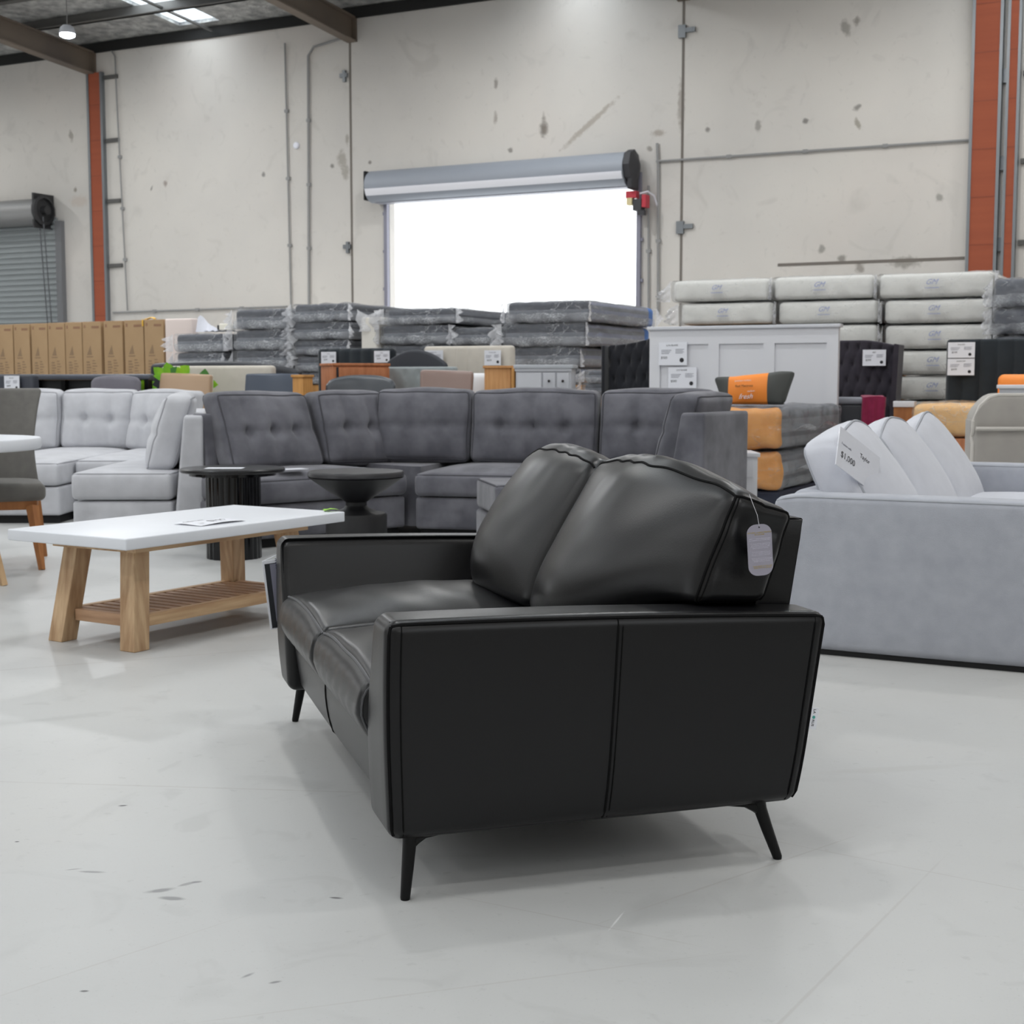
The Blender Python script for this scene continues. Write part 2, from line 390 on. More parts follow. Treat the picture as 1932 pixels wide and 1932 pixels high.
for t in PURL[1:]:
    b = MB(); z = roofz(t); b.box((S0, -t - .035, z - .16), (S1, -t + .035, z - .005)); b.box((S0, -t - .10, z - .16), (S1, -t + .035, z - .147)); trim(b, DARK_STEEL)
for s in (-5.6, -0.3, -11, 4.5):              # bridging between the purlins
    b = MB()
    for a, c in zip(PURL[:11], PURL[1:12]): slab(b, s - .03, s + .03, a, c, -.12, -.09)
    trim(b, DARK_STEEL)
for s in (-13.8, -8.35, -2.87, 2.76, 8.3):    # rafters: I-beams
    b = MB(); slab(b, s - .09, s + .09, -.02, TN, -.55, -.525); slab(b, s - .09, s + .09, -.02, TN, -.185, -.16); slab(b, s - .012, s + .012, -.02, TN, -.53, -.18)
    for t in (.0,): b.box((s - .09, -.03, roofz(0) - .55), (s + .09, 0, roofz(0) - .16))
    trim(b, RUST_STEEL)
# panel joints
M_JOINT = mat('dark_joint', (122, 116, 110), .9)
for s in (-8.46, -2.92, 2.755, 8.4):
    b = MB(); b.box((s - .018, -.006, 0), (s + .018, .01, WT)); trim(b, M_JOINT)
b = MB(); b.box((4.2, -.006, 2.66), (6.75, .01, 2.70)); trim(b, M_JOINT)
# columns: orange-sheathed faces in steel channels
M_ORANGE = mat('orange_sheathing', (172, 92, 64), .6, spec=.3, var=(1.2, (160, 84, 60), .25), bump=(90, .5, .01), stretch=(.3, .3, 8))
def column(s0, s1, dep, ztop, edge=.05):
    b = MB(); b.box((s0, -dep, 0), (s1, 0, ztop), mi=0)
    b.box((s0 - edge, -dep - .01, 0), (s0, 0, ztop), mi=1); b.box((s1, -dep - .01, 0), (s1 + edge, 0, ztop), mi=1)
    z = .35
    while z < ztop: b.box((s0, -dep - .003, z), (s1, -dep, z + .012), mi=2); z += .62
    return trim(b, [M_ORANGE, STEEL, mat('tie_band', (140, 70, 46), .6)])
column(-8.39, -8.13, .07, 6.5); column(6.82, 7.13, .14, 6.75, .04); column(7.26, 7.36, .14, 6.75, .035)
# steel fixings on the wall, each its own thing
def bracket(s, z, w, side, i, where):
    b = MB(); b.box((s - .03, -.05, z - .10), (s + .08 * side, 0, z + .08)) if w < .3 else None
    b.box((min(s, s + w * side), -.045, z - .03), (max(s, s + w * side), -.005, z + .035))
    o = onwall(b.build('wall_bracket', STEEL if w < .3 else DARK_STEEL)); tag(o, where, 'bracket', 'steel fixings on the back wall'); return o
bracket(-2.96, 5.97, .14, -1, 0, 'small steel bracket high on the joint left of the open roller door')
bracket(-2.93, 3.23, .14, -1, 0, 'small steel bracket on the joint at the open roller door head height, left side')
bracket(2.72, 6.06, .22, 1, 0, 'small steel bracket high on the joint above right of the roller drum')
bracket(2.72, 3.28, .22, 1, 0, 'small steel bracket low on the joint right of the open roller door')
for z, q in ((6.40, 'topmost'), (5.30, 'second highest'), (4.24, 'third highest'), (3.10, 'lowest')):
    bracket(-8.06, z, .30, 1, 0, '%s dark stub bar beside the left orange column' % q)
for z, q in ((5.02, 'upper'), (3.9, 'middle'), (2.85, 'lower')):
    bracket(7.17, z, .09, 1, 0, '%s dark stub between the two right orange columns' % q)
    bracket(7.42, z, .31, 1, 0, '%s dark stub bar right of the thin orange column' % q)
# conduits
M_PVC = mat('grey_conduit', (150, 150, 150), .6)
def conduit(pts, r, label):
    b = MB(); b.tube([(s, -.032, z) for s, z in pts], r, 6)
    for (sa, za), (sb, zb) in zip(pts, pts[1:]):
        n = int(math.hypot(sb - sa, zb - za) / .9)
        for i in range(1, n): b.box(*[(sa + (sb - sa) * i / n + e * .035, -.045 if e < 0 else -.004, za + (zb - za) * i / n + e * .025) for e in (-1, 1)])
    return tag(onwall(b.build('conduit', M_PVC)), label, 'conduit', 'conduits on the back wall')
conduit([(2.37, 4.24), (6.77, 4.22)], .018, 'long level grey conduit running right from the roller door to the orange column')
conduit([(-8.0, 2.27), (-4.2, 2.29)], .016, 'low level grey conduit above the mattresses at left')
conduit([(-3.76, 2.2), (-3.71, 6.35), (-3.6, 6.48), (-3.05, 6.56)], .020, 'grey conduit rising and bending right to the beam end')
conduit([(-4.12, 2.2), (-4.17, 6.6)], .014, 'thin straight grey conduit running up the wall past the round sensor')
conduit([(-7.66, 2.3), (-7.78, 5.9), (-7.8, 6.75), (-7.95, 6.95)], .013, 'thin pale cable running up the wall right of the left orange column')
conduit([(2.42, 2.0), (2.40, 4.18), (2.38, 4.5)], .02, 'grey conduit rising close to the right jamb of the open roller door')
conduit([(2.27, 2.0), (2.25, 3.9)], .016, 'thin grey pipe running beside the right jamb guide of the roller door')
b = MB(); b.lathe([(.055, 0), (.055, .03), (.04, .045)], 20, T=Matrix.Translation((-3.98, 0, 4.93)) @ Matrix.Rotation(PI / 2, 4, 'X'))
tag(onwall(b.build('wall_sensor', mat('white_plastic', (236, 238, 248), .4))), 'small round white sensor on the wall left of the roller door', 'sensor')
# open roller door
M_DRUM = mat('colourbond_grey', (150, 156, 166), .5, metal=.05)
M_DRUM_PALE = mat('pale_drum_band', (238, 239, 246), .4)
b = MB()
prof = [];
for k in range(40):
    a = 2 * PI * k / 40; prof.append((-.26 + .25 * math.cos(a), 4.12 + .25 * math.sin(a)))
b.prism(prof, -2.36, 2.02, 'x')
o = struct(onwall(b.build('door_1', M_DRUM)))
b = MB()
p = []
for j in range(9):
    q = math.radians(192 + 3.2 * j); p.append((-.26 + .257 * math.cos(q), 4.12 + .257 * math.sin(q)))
for j in range(8, -1, -1):
    q = math.radians(192 + 3.2 * j); p.append((-.26 + .245 * math.cos(q), 4.12 + .245 * math.sin(q)))
b.prism(p, -2.35, 2.01, 'x')
b.build('drum_band', M_DRUM_PALE, o)  # paler band along the lower front of the drum
b = MB(); b.box((-2.28, -.30, 3.86), (2.06, -.10, 3.98)); b.build('bottom_bar', mat('door_rail', (150, 152, 162), .4, metal=.3), o)
for s in (DX0 - .06, DX1):
    b = MB(); b.box((s, -.07, 0), (s + .06, .02, 4.1))
    for z in (1.9, 2.5, 3.1, 3.7): b.box((s - .03 if s < 0 else s + .06, -.05, z), (s if s < 0 else s + .09, 0, z + .05))
    b.build('door_guide', mat('guide_steel', (142, 142, 156), .45, metal=.3), o)
b = MB(); b.box((-2.42, -.44, 3.90), (-2.37, -.02, 4.36), .02); b.build('drum_bracket', BLACK_METAL, o)
M_CAST = mat('grey_casting', (58, 58, 62), .6)
b = MB(); b.lathe([(.10, -.02), (.24, 0), (.24, .10), (.14, .13), (.06, .17)], 8, T=Matrix.Translation((2.02, -.26, 4.16)) @ Matrix.Rotation(PI / 2, 4, 'Y'))
b.box((2.05, -.40, 3.82), (2.13, -.1, 4.36), .03); b.build('drive_wheel', M_CAST, o)
b = MB(); b.box((2.0, -.30, 3.70), (2.16, -.18, 3.80), mi=0); b.box((2.02, -.32, 3.60), (2.10, -.2, 3.70), mi=1); b.box((2.11, -.3, 3.52), (2.24, -.14, 3.68), mi=2); b.box((2.25, -.3, 3.56), (2.31, -.14, 3.74), mi=0); b.box((2.18, -.29, 3.45), (2.28, -.2, 3.52), mi=2)
b.build('chain_lock', [mat('red_plastic', (190, 50, 66), .5), mat('cream_plastic', (220, 206, 160), .5), M_CAST], o)
b = MB(); b.tube([(2.2, -.25, 3.76), (2.3, -.2, 3.79), (2.36, -.1, 3.74), (2.39, -.03, 3.6)], .015, 6); b.build('cable', WHITE_PRINT, o)
# closed roller shutter at far left
M_SHUT = mat('shutter_grey', (146, 152, 154), .5, metal=.2)
b = MB(); z = 0.02; i = 0; poly = []
while z < 4.0: poly += [(-.09, z), (-.09, z + .05), (-.06, z + .055), (-.06, z + .098)]; z += .1
b.prism(poly + [(-.02, 4.0), (-.02, 0.02)], -14.2, -9.26, 'x'); o = struct(onwall(b.build('door_2', M_SHUT)))
b = MB(); b.box((-9.26, -.10, 0), (-9.12, 0, 3.95)); b.build('door_guide', mat('shutter_guide', (118, 119, 122), .5), o)
b = MB(); b.prism([(-.30 + .26 * math.cos(2 * PI * k / 24), 4.10 + .24 * math.sin(2 * PI * k / 24)) for k in range(24)], -14.3, -9.36, 'x'); b.build('shutter_drum', mat('shutter_drum_grey', (142, 142, 142), .5, metal=.3), o)
b = MB(); b.lathe([(.12, -.05), (.27, 0), (.27, .06), (.22, .08), (.22, .02), (.08, .03), (.08, .14)], 14, T=Matrix.Translation((-9.36, -.3, 4.12)) @ Matrix.Rotation(PI / 2, 4, 'Y')); b.box((-9.4, -.5, 3.8), (-9.36, 0, 4.42)); b.build('chain_wheel', mat('dark_casting', (50, 50, 52), .6), o)
b = MB()
for s in (-9.40, -9.30): b.tube([(s, -.34, 4.0), (s, -.16, 1.4)], .012, 5)
b.build('chain', mat('chain_steel', (100, 102, 106), .5, metal=.4), o)

# lamps ---------------------------------------------------------------
LP = at(127, 62, 18.0)
t = thing('pendant_lamp', 'round white high bay lamp hanging from the roof at upper left', 'lamp', LP)
b = MB(); b.lathe([(.05, .09), (.085, .06), (.10, .0), (.095, -.012)], 32); b.build('housing', mat('lamp_housing', (150, 152, 158), .5), t)
b = MB(); b.lathe([(.093, -.013), (.09, -.04), (.05, -.06)], 32); b.build('diffuser', mat('lamp_glow', (238, 242, 255), .5, emit=14), t)
b = MB(); b.tube([(0, 0, .09), (0, 0, roofz((WM.inverted() @ LP).y * -1) - LP.z - .02)], .006, 6); b.build('suspension_wire', DARK_STEEL, t)
def area(loc, size, power, col=(1, .985, .96), rot=None, shape='DISK', sy=None):
    l = bpy.data.lights.new('lamp_or_sky_light', 'AREA'); l.shape = shape; l.size = size; l.energy = power; l.color = col
    if sy: l.size_y = sy
    o = bpy.data.objects.new('lamp_or_sky_light', l); COL.objects.link(o); o.location = loc
    if rot: o.rotation_euler = rot
    return o
PW = 72
area(LP + V((0, 0, -.07)), .3, PW, (.93, .96, 1))
for s in (-12.5, -5.6, 0.6, 6.6, 11.5):
    for tt in (3.4, 9.6, 15.2, 20.4, 25):
        p = WM @ V((s, -tt, WT - .55 + SL * tt))
        if (p - LP).length > 3: area(p, .35, PW)
# area lights added under the roof strips in place of daylight
for s in SKY:
    for a, c in zip(PURL[:-1], PURL[1:]):
        a = max(a, .3); p = WM @ V((s, -(a + c) / 2, roofz((a + c) / 2) - .01))
        area(p, SW * 1.7, 10 * (c - a), (.93, .97, 1), (math.atan(SL) , 0, ROOM), 'RECTANGLE', c - a - .12)
w = bpy.data.worlds.new('World'); SC.world = w; w.use_nodes = True
w.node_tree.nodes['Background'].inputs[0].default_value = (.95, .98, 1, 1); w.node_tree.nodes['Background'].inputs[1].default_value = 2.1
SC.view_settings.view_transform = 'Standard'; SC.view_settings.look = 'None'; SC.view_settings.gamma = 1; SC.view_settings.use_curve_mapping = False
SC.view_settings.exposure = -.04
SC.cycles.use_denoising = True
SC.cycles.max_bounces = 6; SC.cycles.diffuse_bounces = 4; SC.cycles.use_adaptive_sampling = True; SC.cycles.adaptive_threshold = .06; SC.cycles.transparent_max_bounces = 16; SC.cycles.caustics_reflective = False; SC.cycles.caustics_refractive = False
SC.cycles.sample_clamp_indirect = 6
# ------------------------------------------------------------------ the black leather sofa
SOFA_RZ = math.atan2(.292, .956)
sofa = thing('leather_sofa', 'black leather two seater sofa on thin black legs in the foreground', 'sofa', (-.217, 2.769, 0), SOFA_RZ)
def lerp(a, b, t): return a + (b - a) * t
def sstep(a, b, x):
    t = max(0, min(1, (x - a) / (b - a))); return t * t * (3 - 2 * t)
def quad(c, x, z):
    """bilinear point in a side section: c = front-bottom, front-top, back-bottom, back-top; x,z in -1..1"""
    x = (x + 1) / 2; z = (z + 1) / 2
    return [lerp(lerp(c[0][i], c[1][i], z), lerp(c[2][i], c[3][i], z), x) for i in (0, 1)]
AQ = [(-.034, .129), (-.042, .578), (.872, .132), (.935, .550)]
YL0, YL1 = -.037, 1.604
def arm(y0, y1, outer):
    sx, sy, sz = .94, y1 - y0, .42
    def fn(p, u):
        x, z = quad(AQ, p.x / (sx / 2), p.z / (sz / 2))
        x -= .008 * (1 - (u.z * .9 + .1) ** 2) * max(0, -u.x) ** 2        # front edge bellies forward
        z += .006 * max(0, u.z) * (1 - u.x ** 2)
        y = p.y + (y0 + y1) / 2
        # tops and bottoms round over more than the sides
        y -= outer * (.065 if outer > 0 else .012) * (max(0, -u.z - .35) / .65) ** 2 * max(0, u.y * outer + .4) / 1.4
        y += outer * .09 * max(0, -outer * u.y) * sstep(-.3, 1.1, u.z)
        return V((x, y, z))
    m, Fm = cushion(sx, sy, sz, .026, (0, .004, .003), (14, 4, 8), fn, k=5)
    o = m.build('arm', LEATHER, sofa, 60)
    b = MB(); yo = sy / 2 * outer
    def P(x, z, off=.0): return Fm((x * (sx / 2), yo, z * (sz / 2)))
    rr = .034
    fx = sx / 2; fz = sz / 2
    loop = [Fm((lerp(-fx, fx, i / 30), yo, fz)) for i in range(31)]
    b.tube(loop, .0042, 6); b.tube([p + V((0, -outer * .016, .006)) for p in loop], .0022, 5)
    b.tube([Fm((-fx, yo, lerp(-fz, fz, i / 16))) for i in range(17)], .0042, 6)
    b.tube([Fm((-fx + .03, yo, lerp(-fz, fz, i / 16))) + V((0, outer * .001, 0)) for i in range(17)], .0018, 5)
    b.tube([Fm((fx, yo, lerp(-fz, fz, i / 16))) for i in range(17)], .0042, 6)
    b.tube([Fm((fx - .03, yo, lerp(-fz, fz, i / 16))) + V((0, outer * .001, 0)) for i in range(17)], .0018, 5)
    b.tube([Fm((.0, yo, lerp(-fz, fz, i / 16))) for i in range(17)], .0030, 6)
    b.tube([Fm((.010, yo, lerp(-fz, fz, i / 16))) for i in range(17)], .0016, 5)
    b.build('seam', LEATHER_SEAM, o)
    return o
arm(YL0, .172, -1); arm(YL1 - .20, YL1, 1)
def fn(p, u):
    return V((p.x + .408, p.y + .784, p.z + .219)) + V((.012 * max(0, -u.x) * u.z * -1, 0, 0))
m, Fm = cushion(.84, 1.262, .172, .028, (.01, 0, 0), (6, 10, 4), fn)
o = m.build('seat_base', LEATHER, sofa, 60)
b = MB()
for y in (.02,): b.tube([Fm((-.42, y, lerp(-.086, .086, i / 8))) for i in range(9)], .003, 6)
b.build('seam', LEATHER_SEAM, o)
def seat(yc):
    sx, sy, sz = .68, .628, .15
    def fn(p, u):
        q = V((p.x + .298, p.y + yc, p.z + .346))
        q.z += .022 * max(0, u.z) * (1 - abs(u.y) ** 2.6) * (.45 + .55 * math.cos(u.x * .9)) + .012 * max(0, u.z) * (u.x + 1) * .5
        q.x += -.022 * max(0, -u.x) * (1 - (u.z) ** 2) + .02 * max(0, -u.x) * max(0, -u.z)
        cr = math.sin(u.y * 23 + 2 * math.sin(u.z * 2)) * .0013 * max(0, -u.x) * (1 - u.z ** 2)
        q.x += cr
        q.z += .0018 * math.sin(q.x * 38 + 3 * math.sin(q.y * 7)) * max(0, u.z) * (1 - u.y ** 2)
        return q
    m, Fm = cushion(sx, sy, sz, .03, (0, .004, .03), (26, 26, 6), fn, k=4)
    o = m.build('seat_cushion', LEATHER, sofa, 60)
    b = MB(); b.tube([Fm((-sx / 2, lerp(-sy / 2, sy / 2, i / 24), sz / 2)) + V((-.002, 0, .002)) for i in range(25)], .0038, 6)
    b.tube([Fm((-sx / 2, sy / 2 * s, lerp(-sz / 2, sz / 2, i / 8))) for s in (-1,) for i in range(9)], .003, 6)
    b.tube([Fm((-sx / 2, lerp(-sy / 2, sy / 2, i / 24), -sz / 2)) for i in range(25)], .003, 6)
    b.build('piping', PIPE_GREY, o)
seat(.470); seat(1.100)
# back frame
bp = [(.72, .20), (.775, .725), (.785, .738), (.852, .738), (.864, .727), (.835, .20)]
m = MB(); sx, sz = 2, 2
def fn(p, u):
    x, z = quad([(.75, .19), (.86, .745), (.85, .19), (.938, .742)], p.x, p.z / .54 * 2 / 2 if False else p.z)
    return V((x, p.y + .784, z))
vs, fs, Fm = roundbox(2, 1.38, 2, .02, (2, 10, 8), 3, lambda p, u: V((*[quad([(.75, .19), (.86, .745), (.85, .19), (.938, .742)], p.x, p.z)[0]], p.y + .784, quad([(.75, .19), (.86, .745), (.85, .19), (.938, .742)], p.x, p.z)[1])))
m.add(vs, fs); o = m.build('back_frame', LEATHER, sofa, 60)
b = MB()
for ysd in (-.69, .69): b.tube([Fm((1, ysd, lerp(-1, 1, i / 12))) for i in range(13)] + [Fm((lerp(1, -1, i / 4), ysd, 1)) for i in range(1, 5)], .0035, 6)
b.tube([Fm((1, lerp(-.69, .69, i / 12), 1)) for i in range(13)], .003, 6); b.build('seam', LEATHER_SEAM, o)
# back cushions
ENDQ = [(.640, .566), (.742, .803), (.815, .562), (.885, .765)]
MIDQ = [(.500, .440), (.700, .828), (.80, .45), (.882, .790)]
def back(ya, yb):
    sx, sy, sz = .25, .73, .38
    def fn(p, u):
        xn, yn, zn = p.x / (sx / 2), p.y / (sy / 2), p.z / (sz / 2)
        Y = lerp(ya, yb, (yn + 1) / 2)
        d = abs(Y - .784) / .73                      # 0 at the middle join, 1 at the arm
        t = sstep(.42, 1.0, d)
        c = [(lerp(MIDQ[i][0], ENDQ[i][0], t), lerp(MIDQ[i][1], ENDQ[i][1], t)) for i in range(4)]
        x, z = quad(c, xn, zn)
        belly = (1 - abs(yn) ** 2.4) * max(0, -xn)
        x += -.105 * belly * (1 - zn * zn * .75) * (1 - .35 * zn)
        z += (.040 * belly ** .5 if belly > 0 else 0) * max(0, zn) + .03 * max(0, zn) * (1 - yn ** 2) * (1 - xn ** 2)
        x += .012 * (1 - yn * yn) * max(0, xn) * (1 - zn * zn)
        # gathers running down from the top seam
        w = math.sin(Y * 52 + 2.2 * math.sin(Y * 13)) * .0040 * max(0, zn - .25) * max(0, -xn) * (1 - yn ** 4)
        x += w; z += w * .8
        # crumpled side panel
        side = max(0, yn * (1 if ya > .5 else -1))
        q = V((x, Y, z))
        if side > .6:
            nn = noise.noise(V((x * 9, z * 22 + 3, 1.3))); q.y += (.014 * nn + .012 * math.sin(z * 55 + x * 18)) * (1 - xn * xn) * (1 - zn ** 4) * (1 if ya > .5 else -1) * (.55 + .45 * zn)
        return q
    m, Fm = cushion(sx, sy, sz, .045, (0, 0, 0), (12, 44, 16), fn, k=5)
    o = m.build('back_cushion', LEATHER, sofa, 70)
    b = MB(); hx, hy, hz = sx / 2, sy / 2, sz / 2; sd = -1 if ya < .5 else 1
    def line(f, n=20, r=.0034, off=V((0, 0, 0))):
        b.tube([Fm(f(i / n)) + off for i in range(n + 1)], r, 6)
    line(lambda t: (-hx, lerp(-hy, hy, t), hz), 40)
    line(lambda t: (-hx, hy * sd, lerp(-hz, hz, t)), off=V((0, sd * .001, 0))); line(lambda t: (-hx + .018, hy * sd, lerp(-hz, hz, t)), r=.0018)
    line(lambda t: (hx, hy * sd, lerp(-hz, hz, t))); line(lambda t: (lerp(-hx, hx, t), hy * sd, hz))
    line(lambda t: (hx, lerp(-hy, hy, t), hz), 30)
    b.build('seam', LEATHER_SEAM, o)
back(.022, .786); back(.782, 1.546)
# legs
def leg(x, y, dx, dy, inn):
    """foot at (x,y); leans by (dx,dy) up to the frame, top plate runs inwards along X by inn"""
    b = MB(); top = V((x + dx, y + dy, .132)); ft = V((x, y, 0))
    b.tube([ft, ft + V((0, 0, .004)), ft.lerp(top, .5), ft.lerp(top, .86), top + V((0, 0, .012))], [.0095, .0105, .0130, .0145, .016], 12)
    b.tube([ft.lerp(top, .80), ft.lerp(top, .90) + V((inn * .012, 0, 0)), top + V((inn * .03, 0, -.004)), top + V((inn * .09, 0, .002))], [.010, .011, .009, .006], 8)
    b.build('leg', BLACK_METAL, sofa)
leg(0, 0, .014, .012, 1); leg(.839, 0, -.045, .012, -1); leg(.004, 1.567, .022, -.012, 1); leg(.839, 1.567, -.045, -.012, -1)
# sewn label at the rear edge
b = MB(); T = Matrix.Translation((.898, -.030, .318)) @ Matrix.Rotation(math.radians(9), 4, 'Y')
b.box((-.004, -.001, -.024), (.016, .0008, .024), T=T); o = b.build('sewn_label', WHITE_PRINT, sofa); o['label'] = 'small white sewn brand tab'
text('LA', .0085, INK, o, T @ TX(.003, -.0013, .021, PI / 2), depth=.0002); text('RUS', .0085, INK, o, T @ TX(.003, -.0013, -.002, PI / 2), depth=.0002)
b = MB(); b.lathe([(.0035, -.0004), (.0035, .0004)], 14, T=T @ Matrix.Translation((.006, -.0012, .003)) @ Matrix.Rotation(PI / 2, 4, 'X')); b.build('logo', mat('teal_print', (70, 160, 150), .5), o)
# swing tag
t = thing('swing_tag', 'grey rounded care tag hanging on a string from the leather sofa cushion', 'tag', sofa.matrix_basis @ V((0, 0, 0)))
t.matrix_basis = Matrix.Translation((-.217, 2.769, 0)) @ Matrix.Rotation(SOFA_RZ, 4, 'Z') @ Matrix.Translation((.775, -.018, .690)) @ Matrix.Rotation(math.radians(-3), 4, 'Y') @ Matrix.Rotation(math.radians(-2), 4, 'X')
W2, H2 = .029, .055
pl = []
for cx, cz, a0 in ((W2 - .022, H2 - .020, 0), (-W2 + .022, H2 - .020, 90), (-W2 + .022, -H2 + .020, 180), (W2 - .022, -H2 + .020, 270)):
    for k in range(7):
        a = math.radians(a0 + 15 * k); pl.append((cx + .022 * math.cos(a), cz + .020 * math.sin(a)))
b = MB(); b.prism(pl, -.0008, .0008); b.build('card', mat('grey_card', (150, 147, 160), .4), t)
b = MB(); b.lathe([(.0018, 0), (.0018, .0006)], 10, T=Matrix.Translation((0, -.0008, .049)) @ Matrix.Rotation(PI / 2, 4, 'X')); b.build('hole', INK, t)
YEL = mat('ochre_print', (172, 150, 70), .6); LILAC = mat('pale_print', (214, 212, 226), .6)
text('NATURAL CHARACTERISTICS\nOF LEATHER', .0042, YEL, t, TX(0, -.001, .036), 'CENTER', depth=.0001)
text('Leather is a natural material and no two\nare completely the same as each other.', .0031, LILAC, t, TX(0, -.001, .0235), 'CENTER', depth=.0001)
text('The beauty of leather depends on its\nscars, scratches, wrinkles, veins and\npores. Colour and texture can differ,\nwhich is natural and expected.', .0031, LILAC, t, TX(.001, -.001, .0125), 'CENTER', depth=.0001)
text('Avoid direct sunlight and heat and\nclean with a soft damp cloth, do not\nuse soap or solvents on the leather.', .0031, LILAC, t, TX(.002, -.001, -.005), 'CENTER', depth=.0001)
text('Never scrub or use a brush, and keep\nsharp objects away from the leather\nto keep it looking as it should.', .0031, LILAC, t, TX(.003, -.001, -.019), 'CENTER', depth=.0001)
text('PLEASE REFER TO THE CARE\nGUIDE FOR FULL DETAILS', .0036, YEL, t, TX(.004, -.001, -.036), 'CENTER', depth=.0001)
b = MB(); b.tube([(0, -.002, .05), (-.002, .001, .075), (-.006, .012, .10), (-.004, .03, .118)], .0006, 5); b.build('string', mat('pale_string', (190, 190, 196), .5), t)
# warranty board on the far arm
t = thing('warranty_card', 'white edged warranty card hanging at the far arm of the leather sofa', 'card')
t.matrix_basis = Matrix.Translation((-.217, 2.769, 0)) @ Matrix.Rotation(SOFA_RZ, 4, 'Z') @ Matrix.Translation((.002, 1.628, .395)) @ Matrix.Rotation(math.radians(-6), 4, 'Y')
b = MB(); b.box((-.074, -.002, -.108), (.074, .002, .108)); b.build('card', WHITE_PRINT, t)
b = MB(); b.box((-.068, -.003, -.104), (.07, -.0021, .098)); b.build('print', mat('dark_print', (40, 42, 48), .35), t)
b = MB(); b.box((-.052, -.0036, -.085), (.0, -.0031, .096)); b.build('photo_print', mat('lilac_print', (130, 130, 146), .4), t)
text('5 YEAR WARRANTY FRAME & FOAM', .0125, mat('navy_print', (24, 34, 84), .5), t, TX(-.026, -.004, -.09, -PI / 2), depth=.0001)
b = MB(); b.tube([(-.07, 0, .108), (-.03, .003, .12), (.03, .003, .12), (.07, 0, .108)], .0015, 5); b.build('hook', WHITE_PRINT, t)
# ------------------------------------------------------------------ coffee table
def wood(name, c, o, stretch=(1.2, 14, 14), rough=.6):
    return mat(name, c, rough, var=(2.2, o, .16), bump=(40, .15, .004), stretch=stretch, detail=6)
ACACIA = wood('acacia_upright', (200, 170, 134), (160, 126, 92), (14, 14, 1.2))
ACACIA_X = wood('acacia_length', (204, 172, 134), (168, 132, 96), (1.2, 14, 14))
ACACIA_D = wood('acacia_slat', (184, 148, 116), (152, 116, 88), (14, 1.2, 14))
WHITE_TOP = mat('white_concrete_top', (219, 222, 228), .42, var=(3, (211, 214, 220), .3))
TRZ = math.atan2(.848, .53)
t = thing('coffee_table', 'coffee table with thick white slab top on splayed acacia legs', 'table', (-1.444, 5.22, 0), TRZ)
LX, LY = 1.30, .675
b = MB(); b.box((0, 0, .415), (LX, LY, .460), .006); b.build('tabletop', WHITE_TOP, t)
b = MB(); b.box((.14, .10, .385), (LX - .14, LY - .10, .4149)); b.build('underframe', ACACIA_X, t)
def sleg(fx, fy, ax, ay):
    b = MB(); h = .04; vs = []
    for z, dx, dy in ((0, 0, 0), (.3849, ax, ay)):
        vs += [(fx + dx + sx * h, fy + dy + sy * h, z) for sx, sy in ((-1, -1), (1, -1), (1, 1), (-1, 1))]
    b.add(vs, [(3, 2, 1, 0), (4, 5, 6, 7)] + [(i, (i + 1) % 4, (i + 1) % 4 + 4, i + 4) for i in range(4)])
    o = b.build('leg', ACACIA, t); m = o.modifiers.new('b', 'BEVEL'); m.width = .003; m.segments = 2
for fx, ax in ((.15, .055), (LX - .15, -.055)):
    for fy, ay in ((.13, .045), (LY - .13, -.045)): sleg(fx, fy, ax, ay)
for y in (.125, LY - .165): b = MB(); b.box((.21, y, .085), (LX - .21, y + .04, .132), .003); b.build('shelf_rail', ACACIA_X, t)
for x in (.165, LX - .205): b = MB(); b.box((x, .19, .085), (x + .04, LY - .19, .132), .003); b.build('shelf_end_rail', ACACIA_D, t)
b = MB(); n = 15
for i in range(n):
    x = .214 + (LX - .428) * (i + .06) / n; b.box((x, .166, .112), (x + (LX - .428) / n * .66, LY - .166, .130))
b.build('slatted_shelf', ACACIA_D, t)
# the leaflet lying on it
FLAT = Matrix.Identity(4)
def leaflet(p, rz, w, h, label, lines, name='price_leaflet', tilt=0):
    t = thing(name, label, 'leaflet', p, rz); 
    b = MB(); b.grid(lambda u, v: (w * (u - .5), h * (v - .5), .0012 + .006 * abs(math.sin(u * 3 + v)) * tilt), 10, 4); b.box((-w / 2, -h / 2, 0), (w / 2, h / 2, .0006)); b.build('sheet', WHITE_PRINT, t)
    for s, sz, x, y in lines: text(s, sz, INK, t, Matrix.Translation((x, y, .0085 if tilt else .0016)), depth=.0001)
    return t
p = fl(397, 986, .4615)
leaflet(p, TRZ, .26, .15, 'white price leaflet lying on the white coffee table top', [('$799', .05, -.02, -.02), ('Coffee Table', .022, -.11, .04), ('2pc', .02, -.11, -.05)], tilt=1)
